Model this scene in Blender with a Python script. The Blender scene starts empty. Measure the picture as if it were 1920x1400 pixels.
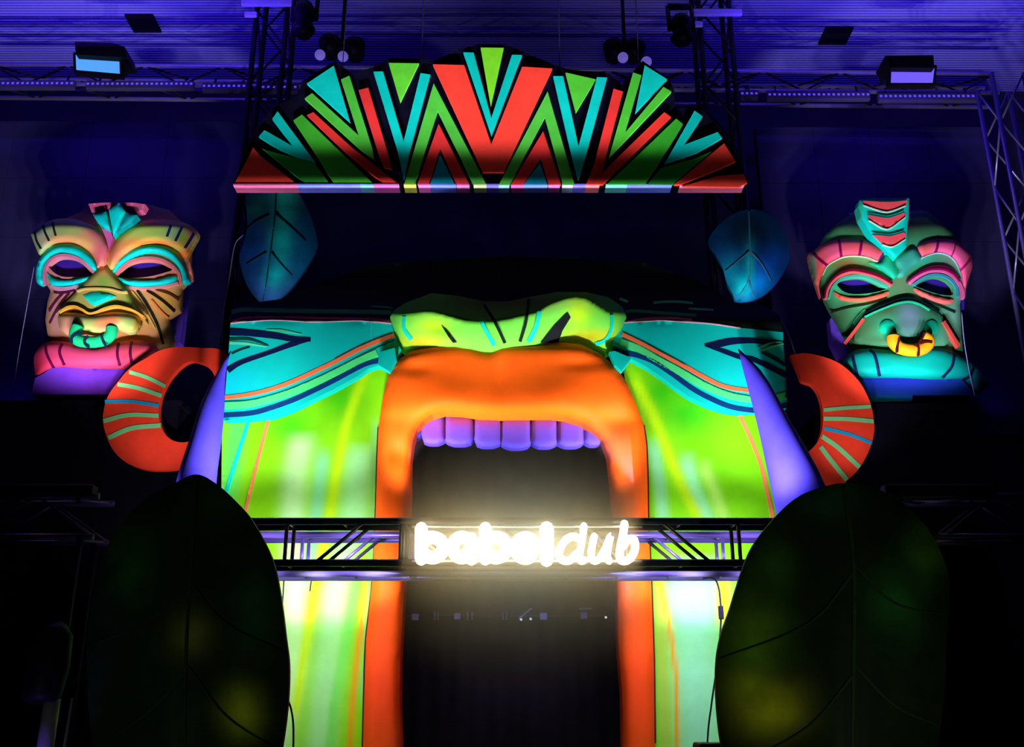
import bpy, math, random
import numpy as np
from mathutils import Vector, Matrix
from mathutils.geometry import delaunay_2d_cdt
random.seed(7)
SC = bpy.context.scene
COL = SC.collection

# ------------------------------------------------------------------ camera
F_PX, PITCH = 1850.0, math.radians(19.0)
CAM = Vector((0.0, 0.0, 1.6))
cd = bpy.data.cameras.new('camera'); cam = bpy.data.objects.new('camera', cd); COL.objects.link(cam)
cam.location = CAM; cam.rotation_euler = (math.pi / 2 + PITCH, 0, 0)
cd.sensor_fit = 'HORIZONTAL'; cd.sensor_width = 36.0; cd.lens = F_PX / 1920 * 36.0
cd.clip_start = 0.05; cd.clip_end = 100
SC.camera = cam
# ------------------------------------------------------------------ view + world
SC.view_settings.view_transform = 'Standard'; SC.view_settings.look = 'None'
SC.view_settings.exposure = 0.0; SC.view_settings.gamma = 1.0; SC.view_settings.use_curve_mapping = False
SC.cycles.use_denoising = True
SC.cycles.max_bounces = 6
W = bpy.data.worlds.new('room_dark'); SC.world = W; W.use_nodes = True
W.node_tree.nodes['Background'].inputs[0].default_value = (0.10, 0.10, 0.45, 1)
W.node_tree.nodes['Background'].inputs[1].default_value = 0.006

CP, SP = math.cos(PITCH), math.sin(PITCH)
def P(u, v, Y):
    """pixel (1920x1400) at world depth Y"""
    x = (u - 960.0) / F_PX; y = (700.0 - v) / F_PX
    dy = CP - y * SP; dz = SP + y * CP
    return Vector((x / dy * Y, Y, CAM.z + dz / dy * Y))
def PX(u, v, Y):
    x = (u - 960.0) / F_PX; y = (700.0 - v) / F_PX
    dy = CP - y * SP; dz = SP + y * CP
    return np.stack([x / dy * Y, Y + 0 * u, CAM.z + dz / dy * Y], 1)

UV = (0.80, 0.66, 1.45)       # tint of the black-light fixtures
BLUE = (0.075, 0.022, 1.0)     # tint of the room wash
def spot(name, loc, target, power, size=90, blend=0.6, color=UV, radius=0.06):
    l = bpy.data.lights.new(name, 'SPOT'); o = bpy.data.objects.new(name, l); COL.objects.link(o)
    o.location = loc; l.energy = power; l.color = color; l.spot_size = math.radians(size); l.spot_blend = blend
    l.shadow_soft_size = radius
    o.rotation_euler = (Vector(target) - Vector(loc)).to_track_quat('-Z', 'Y').to_euler()
    return o
def area(name, loc, target, power, sx, sy, color=BLUE, spread=180):
    l = bpy.data.lights.new(name, 'AREA'); o = bpy.data.objects.new(name, l); COL.objects.link(o)
    l.shape = 'RECTANGLE'; l.size = sx; l.size_y = sy; l.energy = power; l.color = color; l.spread = math.radians(spread)
    o.location = loc; o.rotation_euler = (Vector(target) - Vector(loc)).to_track_quat('-Z', 'Y').to_euler()
    return o
# face wash: fixtures on the two sign trusses, plus fill
FACE_Y = 8.42
for u, pw in ((470, .9), (580, 1.0), (690, .7), (1195, .7), (1310, 1.0), (1430, .9)):
    a = P(u, 1082, 7.92)
    spot('truss_wash_light', a, a + Vector((0, 1.0, .75)), 27 * pw, 144, 0.25)
    a = P(u, 1078, 7.36); spot('truss_wash_fill', a, a + Vector((0, 1.0, -.75)), 36 * pw, 120, 0.9)  # unseen fill added to lift the lower cheeks and pillars
for u, tu, pw in ((470, 430, .9), (610, 590, .8), (690, 830, 1.4), (1235, 1065, 1.4), (1300, 1310, .8), (1430, 1460, .9)):
    a = P(u, 962, 7.58 if 650 < u < 1250 else 7.30)
    spot('truss_flood_light', a, P(tu, 755, 8.3), 205 * pw, 64, 1.0)
# headdress wash: letterbox beams from the front sign truss
for u, tu in ((500, 540), (590, 740), (690, 925), (1240, 925), (1330, 1120), (1420, 1320)):
    o = spot('headdress_wash_light', P(u, 958, 6.96), P(tu, 190, 8.2), 1050, 54, 0.45, radius=0.02)
    d = (P(tu, 135, 8.2) - o.location).normalized(); zl = -d; yl = zl.cross(Vector((1, 0, 0))).normalized(); xl = yl.cross(zl)
    o.rotation_euler = Matrix((xl, yl, zl)).transposed().to_euler(); o.scale = (1.0, 0.115, 1.0)
for u, tu in ((520, 560), (680, 820), (1250, 1030), (1400, 1290)):  # narrow spots added to brighten the bottom edge strip, no fixtures there
    o = spot('headdress_edge_fill', P(u, 958, 6.96), P(tu, 190, 8.2), 620, 54, 0.6, radius=0.01)
    d = (P(tu, 353, 8.16) - o.location).normalized(); zl = -d; yl = zl.cross(Vector((1, 0, 0))).normalized(); xl = yl.cross(zl)
    o.rotation_euler = Matrix((xl, yl, zl)).transposed().to_euler(); o.scale = (1.0, 0.022, 1.0)
# mask wash: bars on the trusses before the risers
for us, tc in (((20, 105, 180), 205), ((1655, 1740, 1830), 1690)):
    for u in us:
        a = P(u, 900, 7.10)
        spot('mask_wash_light', a, P(tc + (u - tc) * .45, 515, 9.0), 235, 36, 0.45, radius=0.05)
# unseen spots added to brighten the ear rings, blue leaves and rear truss
for u, tu in ((300, 290), (1610, 1600)):
    spot('ring_fill', P(u, 960, 7.6), P(tu, 770, 8.6), 80, 46, 1.0, radius=0.05)
for u, tu in ((505, 520), (1405, 1405)):
    spot('blue_leaf_fill', P(u, 600, 8.62), P(tu, 455, 8.95), 40, 80, 1.0, radius=0.03)
for u in (470, 640, 1270, 1440):
    spot('rear_truss_fill', P(u, 1030, 7.30), P(u, 1015, 7.8), 24, 160, 0.6, color=(.30, .18, 1.0), radius=.02)
for sx in (-1, 1):
    spot('front_leaf_fill', (sx * 2.6, 3.6, .5), (sx * 2.0, 6.3, 1.9), 46 if sx > 0 else 24, 46, 1.0, color=(.9, 1.0, .8), radius=.05)  # unseen spots added to lift the dark foreground leaves
# blue room wash on ceiling and screens (from the upper truss bars)
for u, pw in ((-60, 1.0), (230, 1.0), (440, .6), (1480, .6), (1700, .9), (2000, .9)):
    a = P(u, 118, 9.6); a.y = 8.7; a.z = 8.55
    area('ceiling_wash_light', a, a + Vector((0, 0.75, 1.0)), 28 * pw, 1.6, 0.08)
for u, pw in ((200, 1.0), (1650, .8)):
    a = P(u, 175, 9.3)
    area('screen_wash_light', a, a + Vector((0, .6, -1.0)), 14.0 * pw, 1.5, 0.1)
for u, pw in ((15, 1.0), (1880, .5)):
    spot('screen_foot_light', P(u, 775, 9.85), P(u, 715, 10.2), 5 * pw, 90, 1.0, color=BLUE, radius=.03)
a = P(950, 330, 9.0)
area('back_wash_light', a, P(950, 430, 11.4), 5, 1.5, 0.1)
# dim fill added on the audience side to lift the dark leaves
area('audience_fill', (0, 0.5, 6.5), (0, 8, 2.5), 1.5, 5.0, 1.5, color=(.85, .95, .62))

# ------------------------------------------------------------------ materials
def lin(c):
    return tuple(((x / 255) / 12.92 if x / 255 <= 0.04045 else ((x / 255 + .055) / 1.055) ** 2.4) for x in c)
def paint(c, k=0.85):
    """albedo of a fluorescent paint that looks like sRGB c under the UV tint"""
    l = lin(c); a = [l[i] / (UV[i] / 0.95) * k for i in range(3)]
    return tuple(min(.95, max(.0015, x)) for x in a)
MATS = {}
def nodes(name):
    m = bpy.data.materials.new(name); m.use_nodes = True
    nt = m.node_tree; b = nt.nodes['Principled BSDF']; return m, nt, b
def mat(name, rgb=None, rough=.65, metal=0.0, noise=.10, scale=9.0, bump=.0, attr=False, spec=.08):
    if name in MATS: return MATS[name]
    m, nt, b = nodes(name)
    b.inputs['Roughness'].default_value = rough; b.inputs['Metallic'].default_value = metal
    b.inputs['Specular IOR Level'].default_value = spec
    tc = nt.nodes.new('ShaderNodeTexCoord')
    n = nt.nodes.new('ShaderNodeTexNoise'); n.inputs['Scale'].default_value = scale; n.inputs['Detail'].default_value = 5
    nt.links.new(tc.outputs['Object'], n.inputs['Vector'])
    mr = nt.nodes.new('ShaderNodeMapRange'); mr.inputs[1].default_value = .3; mr.inputs[2].default_value = .7
    mr.inputs[3].default_value = 1 - noise; mr.inputs[4].default_value = 1 + noise * .5
    nt.links.new(n.outputs['Fac'], mr.inputs[0])
    mx = nt.nodes.new('ShaderNodeVectorMath'); mx.operation = 'SCALE'
    if attr:
        at = nt.nodes.new('ShaderNodeVertexColor'); at.layer_name = 'Col'; nt.links.new(at.outputs['Color'], mx.inputs[0])
    else:
        mx.inputs[0].default_value = rgb
    nt.links.new(mr.outputs[0], mx.inputs['Scale']); nt.links.new(mx.outputs[0], b.inputs['Base Color'])
    if bump:
        bp = nt.nodes.new('ShaderNodeBump'); bp.inputs['Strength'].default_value = bump; bp.inputs['Distance'].default_value = .01
        nt.links.new(n.outputs['Fac'], bp.inputs['Height']); nt.links.new(bp.outputs[0], b.inputs['Normal'])
    MATS[name] = m; return m
def emit(name, rgb, s):
    if name in MATS: return MATS[name]
    m, nt, b = nodes(name); b.inputs['Base Color'].default_value = (*rgb, 1)
    b.inputs['Emission Color'].default_value = (*rgb, 1); b.inputs['Emission Strength'].default_value = s
    MATS[name] = m; return m
def pm(c, k=0.85):
    return mat('paint_%02x%02x%02x_%d' % (*c, int(k * 100)), paint(c, k))
GRAD = mat('gradient_paint', attr=True, noise=.05)
GRAD_LEAF = mat('leaf_paint', attr=True, noise=.35, scale=5, rough=.5)
BLACK = mat('black_cloth', (.006, .006, .008), rough=.95, noise=.3, spec=.1)
TRUSS = mat('black_truss_metal', (.045, .045, .05), rough=.38, metal=.0, spec=.6)
TRUSS_A = mat('aluminium_truss_metal', (.32, .32, .36), rough=.35, metal=.6)
HOUSE = mat('fixture_housing', (.008, .008, .010), rough=.5)
NAVY = (8, 22, 66)

# ------------------------------------------------------------------ object helpers
def tag(o, label=None, cat=None, group=None, kind=None):
    if label: o['label'] = label
    if cat: o['category'] = cat
    if group: o['group'] = group
    if kind: o['kind'] = kind
    return o
def thing(name, label, cat, loc, group=None):
    o = bpy.data.objects.new(name, None); COL.objects.link(o); o.location = loc; o.empty_display_size = .1
    return tag(o, label, cat, group)
def link(name, me, m, parent=None):
    o = bpy.data.objects.new(name, me); COL.objects.link(o)
    if m: me.materials.append(m)
    if parent is not None:
        o.parent = parent
        if parent.type == 'EMPTY': o.matrix_parent_inverse = Matrix.Translation(-Vector(parent.location))
    return o
def mesh_obj(name, verts, faces, m, parent=None, smooth=False):
    me = bpy.data.meshes.new(name); me.from_pydata([tuple(v) for v in verts], [], faces); me.update()
    if smooth:
        for p in me.polygons: p.use_smooth = True
    return link(name, me, m, parent)
def box(name, a, b, m, parent=None):
    (x0, y0, z0), (x1, y1, z1) = a, b
    v = [(x, y, z) for z in (z0, z1) for y in (y0, y1) for x in (x0, x1)]
    f = [(0, 2, 3, 1), (4, 5, 7, 6), (0, 1, 5, 4), (2, 6, 7, 3), (0, 4, 6, 2), (1, 3, 7, 5)]
    return mesh_obj(name, v, f, m, parent)
def bevelbox(name, a, b, m, parent=None, r=.015):
    o = box(name, a, b, m, parent); bv = o.modifiers.new('edge', 'BEVEL'); bv.width = r; bv.segments = 2; return o
def frames(pts):
    pts = [Vector(p) for p in pts]; out = []; up = None
    for i, p in enumerate(pts):
        t = (pts[min(i + 1, len(pts) - 1)] - pts[max(i - 1, 0)]).normalized()
        if up is None:
            up = Vector((0, 0, 1)) if abs(t.z) < .9 else Vector((1, 0, 0))
        s = t.cross(up).normalized(); up = s.cross(t).normalized(); out.append((p, s, up))
    return out
def tube_data(pts, r, n=8, capround=False):
    fr = frames(pts); v = []; f = []
    rs = r if isinstance(r, (list, tuple)) else [r] * len(fr)
    for (p, s, u), rr in zip(fr, rs):
        for k in range(n):
            a = 2 * math.pi * k / n; v.append(p + s * (rr * math.cos(a)) + u * (rr * math.sin(a)))
    for i in range(len(fr) - 1):
        for k in range(n):
            f.append((i * n + k, i * n + (k + 1) % n, (i + 1) * n + (k + 1) % n, (i + 1) * n + k))
    f.append(tuple(range(n))[::-1]); f.append(tuple(range((len(fr) - 1) * n, len(fr) * n)))
    return v, f
def tube(name, pts, r, m, parent=None, n=8):
    v, f = tube_data(pts, r, n); o = mesh_obj(name, v, f, m, parent)
    for p in o.data.polygons: p.use_smooth = len(p.vertices) == 4
    return o
def cat_rom(pts, per=8, closed=False):
    p = [np.array(q, float) for q in pts]; n = len(p); out = []
    for i in range(n if closed else n - 1):
        p0 = p[(i - 1) % n] if closed or i > 0 else 2 * p[0] - p[1]
        p1 = p[i]; p2 = p[(i + 1) % n]
        p3 = p[(i + 2) % n] if closed or i + 2 < n else 2 * p[-1] - p[-2]
        for k in range(per):
            t = k / per
            out.append(.5 * ((2 * p1) + (p2 - p0) * t + (2 * p0 - 5 * p1 + 4 * p2 - p3) * t * t + (3 * p1 - p0 - 3 * p2 + p3) * t ** 3))
    if not closed: out.append(p[-1])
    return [tuple(q) for q in out]
def zt(x0, y0, s):
    return lambda pts: [(x0 + x / s, y0 + y / s) for x, y in pts]

def seg_dist(pts, poly):
    a = np.array(poly, float); b = np.roll(a, -1, 0); d = b - a; L = (d * d).sum(1) + 1e-9
    out = np.full(len(pts), 1e9)
    for i in range(0, len(pts), 2000):
        q = pts[i:i + 2000]
        t = ((q[:, None, :] - a[None]) * d[None]).sum(2) / L[None]; t = np.clip(t, 0, 1)
        c = a[None] + t[..., None] * d[None]; out[i:i + 2000] = np.sqrt(((q[:, None, :] - c) ** 2).sum(2)).min(1)
    return out
def inside(pts, poly):
    a = np.array(poly, float); b = np.roll(a, -1, 0); r = np.zeros(len(pts), bool)
    for (x0, y0), (x1, y1) in zip(a, b):
        c = ((y0 > pts[:, 1]) != (y1 > pts[:, 1]))
        with np.errstate(divide='ignore', invalid='ignore'):
            xi = (x1 - x0) * (pts[:, 1] - y0) / (y1 - y0 + 1e-12) + x0
        r ^= c & (pts[:, 0] < xi)
    return r
def densify(poly, step):
    out = []; n = len(poly)
    for i in range(n):
        a = np.array(poly[i], float); b = np.array(poly[(i + 1) % n], float)
        k = max(1, int(round(np.linalg.norm(b - a) / step)))
        for j in range(k): out.append(tuple(a + (b - a) * j / k))
    return out
class Surf:
    """depth field over the picture plane: base(u,v) - H*profile(distance to outline / r)"""
    def __init__(s, base, poly=None, H=0.0, r=20.0, p=.5):
        s.base = base; s.poly = poly; s.H = H; s.r = r; s.p = p
    def __call__(s, u, v):
        u = np.asarray(u, float); v = np.asarray(v, float)
        y = s.base(u, v) if callable(s.base) else np.full(u.shape, float(s.base))
        if s.H and s.poly is not None:
            pts = np.stack([u, v], 1); d = seg_dist(pts, s.poly); ins = inside(pts, s.poly)
            t = np.clip(d / s.r, 0, 1) * ins
            y = y - s.H * (1 - (1 - t) ** 2) ** s.p
        return y
def sheet(name, poly, base, m, parent=None, step=8.0, thick=.06, H=0.0, r=20.0, holes=(), colfn=None, smooth_poly=0, off=0.0, flat=False, p=.5):
    """a solid relief piece whose outline is given in picture coordinates and whose front follows a depth field"""
    if smooth_poly: poly = cat_rom(poly, smooth_poly, True)
    S = Surf(base, poly, H, r, p)
    bnd = densify(poly, step); loops = [bnd] + [densify(h, step * .7) for h in holes]
    pts = []; edges = []
    for lp in loops:
        k = len(pts); pts += lp; edges += [(k + i, k + (i + 1) % len(lp)) for i in range(len(lp))]
    arr = np.array(bnd)
    if not flat:
        us = np.arange(arr[:, 0].min() + step / 2, arr[:, 0].max(), step); vs = np.arange(arr[:, 1].min() + step / 2, arr[:, 1].max(), step)
        if len(us) and len(vs):
            g = np.stack(np.meshgrid(us, vs), -1).reshape(-1, 2)
            ok = inside(g, bnd) & (seg_dist(g, bnd) > .55 * step)
            for h in loops[1:]:
                ok &= ~inside(g, h) & (seg_dist(g, h) > .4 * step)
            pts += [tuple(q) for q in g[ok]]
    vo, _, fo, _, _, _ = delaunay_2d_cdt([Vector(q) for q in pts], edges, [], 0, 1e-4)
    q = np.array([(a.x, a.y) for a in vo])
    cen = np.array([q[list(f)].mean(0) for f in fo])
    keep = inside(cen, bnd)
    for h in loops[1:]: keep &= ~inside(cen, h)
    faces = [list(f) for f, k in zip(fo, keep) if k]
    Y = S(q[:, 0], q[:, 1]) - off
    X = PX(q[:, 0], q[:, 1], Y); n = len(X)
    # orient front faces towards the camera (-Y)
    out = []
    for f in faces:
        a, b, c = X[f[0]], X[f[1]], X[f[2]]
        nrm = np.cross(b - a, c - a); out.append(f if np.dot(nrm, a - np.array(CAM)) < 0 else f[::-1])
    cnt = {}
    for f in out:
        for i in range(len(f)):
            e = (f[i], f[(i + 1) % len(f)]); cnt[e] = 1
    be = [e for e in cnt if (e[1], e[0]) not in cnt]
    B = X + np.array([0, thick, 0])
    verts = [tuple(v) for v in X] + [tuple(v) for v in B]
    fb = [[i + n for i in f[::-1]] for f in out]
    sides = []
    for a, b in be:
        k = len(verts); verts += [tuple(X[a]), tuple(X[b]), tuple(B[b]), tuple(B[a])]; sides.append([k + 1, k, k + 3, k + 2])
    me = bpy.data.meshes.new(name); me.from_pydata(verts, [], out + fb + sides); me.update()
    sm = np.zeros(len(me.polygons), bool); sm[:len(out)] = not flat; me.polygons.foreach_set('use_smooth', sm)
    if colfn is not None:
        c = colfn(q[:, 0], q[:, 1]); c = np.concatenate([c, c]); idx = []
        for a, b in be: idx += [a, b, b, a]
        c = np.concatenate([c, c[idx]]) if idx else c
        at = me.color_attributes.new('Col', 'FLOAT_COLOR', 'POINT')
        at.data.foreach_set('color', np.concatenate([c, np.ones((len(c), 1))], 1).astype(np.float32).ravel())
    o = link(name, me, m, parent); o_s = S
    SURF[o.name] = S
    return o
SURF = {}
def stripe(name, path, width, surf, m, parent, lift=.006, thick=.012, step=6, per=6, taper=None):
    pts = np.array(cat_rom(path, per)) if len(path) > 2 else np.array(path, float)
    if len(pts) == 2:
        pts = np.array([pts[0] + (pts[1] - pts[0]) * t for t in np.linspace(0, 1, 6)])
    d = np.gradient(pts, axis=0); nrm = np.stack([-d[:, 1], d[:, 0]], 1); nrm /= np.linalg.norm(nrm, axis=1)[:, None] + 1e-9
    w = np.full(len(pts), width / 2.0)
    if taper is not None:
        w = w * np.interp(np.linspace(0, 1, len(pts)), np.linspace(0, 1, len(taper)), taper)
    poly = [tuple(q) for q in pts + nrm * w[:, None]] + [tuple(q) for q in (pts - nrm * w[:, None])[::-1]]
    return sheet(name, poly, surf, m, parent, step=step, thick=thick, off=lift)
def cmix(base, blobs=(), curves=(), k=.85):
    """smooth paint gradient: base colour, elliptical patches (cx,cy,sx,sy,rgb), soft bands ([(v,u)..],halfwidth,rgb)"""
    b = np.array(paint(base, k))
    bl = [(x, y, sx, sy, np.array(paint(c, k))) for x, y, sx, sy, c in blobs]
    cv = [(np.array(sorted(p)), w, np.array(paint(c, k))) for p, w, c in curves]
    def fn(u, v):
        c = np.tile(b, (len(u), 1))
        for x, y, sx, sy, q in bl:
            w = np.exp(-((u - x) / sx) ** 2 - ((v - y) / sy) ** 2)[:, None]; c = c * (1 - w) + q * w
        for p, wd, q in cv:
            uu = np.interp(v, p[:, 0], p[:, 1])
            fade = np.clip((v - p[0, 0] + 25) / 30, 0, 1) * np.clip((p[-1, 0] + 25 - v) / 30, 0, 1)
            w = (np.exp(-(np.abs(u - uu) / wd) ** 2.6) * fade)[:, None]; c = c * (1 - w) + q * w
        return c
    return fn
def gauss(u, v, cx, cy, sx, sy): return np.exp(-((u - cx) / sx) ** 2 - ((v - cy) / sy) ** 2)

# ------------------------------------------------------------------ the setting
STAGE_Z = 0.30
FLOOR_M = mat('dark_floor', (.02, .02, .024), rough=.4, noise=.3)
def corrugated():
    m, nt, b = nodes('corrugated_ceiling'); b.inputs['Base Color'].default_value = (.24, .24, .56, 1); b.inputs['Roughness'].default_value = .6
    tc = nt.nodes.new('ShaderNodeTexCoord'); w = nt.nodes.new('ShaderNodeTexWave'); w.wave_type = 'BANDS'; w.bands_direction = 'Y'
    w.inputs['Scale'].default_value = 6.5; w.inputs['Distortion'].default_value = 0.0
    nt.links.new(tc.outputs['Object'], w.inputs['Vector'])
    bp = nt.nodes.new('ShaderNodeBump'); bp.inputs['Strength'].default_value = .55; bp.inputs['Distance'].default_value = .03
    nt.links.new(w.outputs['Fac'], bp.inputs['Height']); nt.links.new(bp.outputs[0], b.inputs['Normal'])
    return m
ROOM_X, BACK_Y, CEIL_Z = 8.0, 11.6, 9.7
tag(box('floor', (-ROOM_X, -1, -.1), (ROOM_X, BACK_Y, 0), FLOOR_M), kind='structure')
tag(box('trim_1', (-ROOM_X + .1, 5.9, 0.0), (ROOM_X - .1, BACK_Y - .02, STAGE_Z), mat('stage_deck_paint', (.012, .012, .014), noise=.3)), 'low black stage deck under the whole set', kind='structure')
tag(box('ceiling', (-ROOM_X, 3, CEIL_Z), (ROOM_X, BACK_Y + .1, CEIL_Z + .1), corrugated()), kind='structure')
WALL_M = mat('dark_wall_paint', (.035, .035, .042), rough=.9, noise=.25, scale=2)
tag(box('wall_back', (-ROOM_X, BACK_Y, 0), (ROOM_X, BACK_Y + .1, CEIL_Z), WALL_M), kind='structure')
tag(box('wall_left', (-ROOM_X - .1, 3, 0), (-ROOM_X, BACK_Y + .1, CEIL_Z), WALL_M), kind='structure')
tag(box('wall_right', (ROOM_X, 3, 0), (ROOM_X + .1, BACK_Y + .1, CEIL_Z), WALL_M), kind='structure')

# ------------------------------------------------------------------ big face arch
A = zt(400, 540, 4.828); B = zt(1140, 540, 4.828); N = zt(680, 540, 3.692)
face = thing('face_arch', 'giant painted face with orange lips forming the central doorway', 'stage decor', (0, FACE_Y, STAGE_Z))
GROUND_V = 1672
cheek_base = lambda u, v: FACE_Y + .012 * np.sin(u / 23.0) + .05 * np.exp(-((v - 1000) / 250.) ** 2)
def cheek(poly, curves, base):
    return sheet('cheek', poly, cheek_base, GRAD, face, step=7, thick=.10, colfn=cmix(base, [(545, 800, 45, 40, (70, 185, 0)), (640, 745, 40, 40, (75, 190, 0)), (1290, 775, 50, 35, (60, 195, 20)), (1240, 735, 30, 30, (60, 190, 10))], curves=curves))
ck_l = cheek([(421, 765), (500, 752), (620, 695), (735, 640), (745, 700), (735, 760), (732, 1000), (720, 1150), (705, 1400), (705, GROUND_V), (425, GROUND_V), (418, 1100), (415, 920), (416, 800)],
    [([(790, 446), (880, 434), (965, 420)], 18, (90, 228, 90)),
     ([(830, 566), (890, 553), (965, 548), (1090, 552), (1250, 549), (1400, 524)], 24, (170, 245, 140)),
     ([(860, 604), (965, 592), (1090, 575)], 13, (120, 208, 135)),
     ([(850, 675), (965, 662), (1090, 632), (1235, 615), (1400, 600)], 27, (150, 242, 135)),
     ([(690, 688), (740, 668), (800, 648), (870, 634), (965, 619), (1090, 592), (1235, 568), (1330, 553)], 10, (178, 226, 0)),
     ([(1090, 668), (1235, 642), (1330, 625), (1500, 610)], 9, (110, 220, 80)),
     ([(1100, 688), (1220, 671), (1310, 661), (1400, 656), (1600, 650)], 6, (215, 150, 0)),
     ([(800, 704), (965, 698), (1100, 694), (1300, 678)], 6, (125, 205, 95))], (128, 210, 0))
ck_r = cheek([(1160, 640), (1185, 668), (1240, 700), (1300, 745), (1370, 772), (1470, 768), (1478, 820), (1478, 1000), (1420, 1100), (1400, GROUND_V), (1212, GROUND_V), (1205, 1400), (1195, 1000), (1180, 760)],
    [([(700, 1172), (745, 1192), (800, 1212)], 9, (120, 170, 0)),  # olive band paints the shade beside the lip
     ([(840, 1226), (916, 1237), (967, 1243)], 11, (130, 220, 150)),
     ([(868, 1288), (916, 1302), (967, 1325)], 14, (140, 238, 150)),
     ([(880, 1322), (930, 1343), (967, 1355)], 12, (165, 235, 90)),
     ([(716, 1194), (768, 1220), (813, 1239), (864, 1258), (916, 1281), (964, 1306)], 11, (178, 236, 0)),
     ([(1060, 1300), (1200, 1303), (1400, 1312), (1600, 1312)], 52, (140, 242, 175)),
     ([(1080, 1232), (1270, 1244), (1400, 1250), (1600, 1250)], 12, (155, 200, 65)),
     ([(1091, 1237), (1170, 1255), (1268, 1268), (1393, 1270), (1600, 1270)], 5, (215, 155, 0)),
     ([(1090, 1354), (1165, 1357)], 12, (190, 235, 20))], (118, 212, 0))
stripe('paint_stripe', [(466, 788), (446, 850), (425, 920), (414, 962)], 6.5, cheek_base, pm((0, 215, 205)), ck_l)
stripe('paint_stripe', [(504, 782), (481, 870), (461, 955), (452, 1010)], 6, cheek_base, pm((232, 128, 80)), ck_l)
stripe('paint_stripe', [(1383, 770), (1406, 819), (1425.5, 867.6), (1437, 916), (1448, 967), (1456, 1020)], 7, cheek_base, pm((232, 128, 80)), ck_r)

# eye bands
def band_base(u, v):
    lo = 8.19 + .13 * np.clip((v - 602) / 190, 0, 1.2)
    return np.where(v < 602, 8.19 + .34 * (1 - np.exp(-np.clip(602 - v, 0, 400) / 55.0 * 1.1)), lo)
ridge_l = A([(155, 318), (300, 300), (500, 285), (700, 290), (900, 303), (1100, 296), (1300, 290), (1430, 300), (1610, 318)])
ridge_r = B([(120, 312), (350, 295), (500, 288), (700, 303), (940, 322), (1200, 360), (1400, 380), (1585, 400)])
TEAL = (0, 190, 182)
bl = sheet('eye_band', ridge_l + A([(1640, 420), (1700, 560), (1650, 640), (1593, 745), (1490, 700), (1400, 730), (1300, 800), (1100, 910), (900, 1008), (700, 1106), (530, 1164), (300, 1188), (88, 1196), (104, 1000), (122, 760), (140, 560)]),
    band_base, GRAD, face, step=7, thick=.10, colfn=cmix(TEAL, [(420, 720, 60, 40, (0, 205, 225))]))
br = sheet('eye_band', ridge_r + B([(1588, 520), (1612, 800), (1622, 1080), (1480, 1108), (1310, 1122), (1180, 1128), (1050, 1110), (900, 1060), (740, 986), (620, 906), (500, 812), (350, 712), (205, 634), (125, 745), (20, 590), (60, 440)]),
    band_base, GRAD, face, step=7, thick=.10, colfn=cmix(TEAL, [(1400, 720, 60, 40, (0, 200, 200))]))
def bstripe(path, w, c, par, taper=None, nm='paint_stripe', lift=.006):
    return stripe(nm, path, w, band_base, pm(c), par, lift=lift, taper=taper)
ORG = (236, 112, 66)
bstripe(A([(90, 1150), (300, 1136), (450, 1106), (700, 1020), (900, 930), (1100, 830), (1300, 722), (1400, 678), (1505, 655)]), 8.5, (0, 52, 108), bl)
bstripe(A([(105, 1063), (300, 1053), (500, 1008), (700, 943), (900, 862), (1100, 768), (1300, 668), (1480, 585)]), 13, (75, 226, 125), bl)
bstripe(A([(104, 1026), (350, 1010), (600, 945), (800, 870), (1000, 780), (1200, 680), (1400, 575), (1640, 468)]), 1.8, (0, 90, 75), bl)
bstripe(A([(105, 990), (300, 965), (500, 920), (700, 850), (900, 760), (1100, 665), (1300, 560), (1500, 475), (1640, 425)]), 7.5, ORG, bl)
bstripe(A([(1100, 640), (1300, 535), (1500, 448), (1620, 405)]), 2, (0, 70, 60), bl)
bstripe(A([(128, 745), (250, 672), (500, 585), (720, 505), (878, 462)]), 9, NAVY, bl, [1.2, .9, .8, 1, .6])
bstripe(A([(150, 395), (330, 405), (560, 430), (720, 460), (880, 465)]), 12, NAVY, bl, [1.1, 1, 1, .8, .6])
bstripe(A([(145, 460), (300, 458), (400, 482), (500, 520)]), 5, (0, 70, 60), bl, [1, 1, .8, .2])
bstripe(A([(145, 492), (300, 500), (480, 528)]), 4, (95, 215, 165), bl, [1, 1, .3])
bstripe(A([(165, 592), (250, 555), (330, 530)]), 3, (0, 60, 60), bl)
bstripe(A([(480, 375), (620, 385), (800, 415)]), 5, (60, 190, 150), bl, [.3, 1, .2])
bstripe(A([(1432, 305), (1430, 400), (1440, 480)]), 1.5, (60, 205, 190), bl)
bstripe(B([(40, 540), (150, 585), (270, 610), (420, 670), (600, 790), (750, 900), (900, 985), (1100, 1070), (1310, 1105), (1480, 1095), (1618, 1060)]), 8.5, (0, 52, 108), br)
bstripe(B([(110, 490), (280, 550), (450, 650), (650, 755), (850, 870), (1050, 955), (1280, 1005), (1480, 1000), (1612, 970)]), 13, (75, 220, 125), br)
bstripe(B([(130, 450), (300, 525), (500, 630), (700, 745), (900, 860), (1100, 940), (1290, 978)]), 1.8, (0, 90, 75), br)
bstripe(B([(125, 415), (300, 500), (500, 610), (700, 710), (900, 820), (1060, 890), (1280, 925), (1480, 915)]), 7.5, ORG, br)
bstripe(B([(135, 395), (400, 525), (700, 690)]), 2, (0, 70, 60), br)
bstripe(B([(875, 515), (1000, 505), (1120, 482), (1300, 476), (1590, 500)]), 10, NAVY, br, [.4, 1.3, 1.2, .9, .8])
bstripe(B([(885, 518), (1030, 565), (1200, 625), (1300, 640), (1430, 700), (1612, 795)]), 8, NAVY, br, [.5, 1, 1, 1, 1])
bstripe(B([(1400, 565), (1480, 530), (1590, 505)]), 3.5, (95, 215, 165), br)
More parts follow.
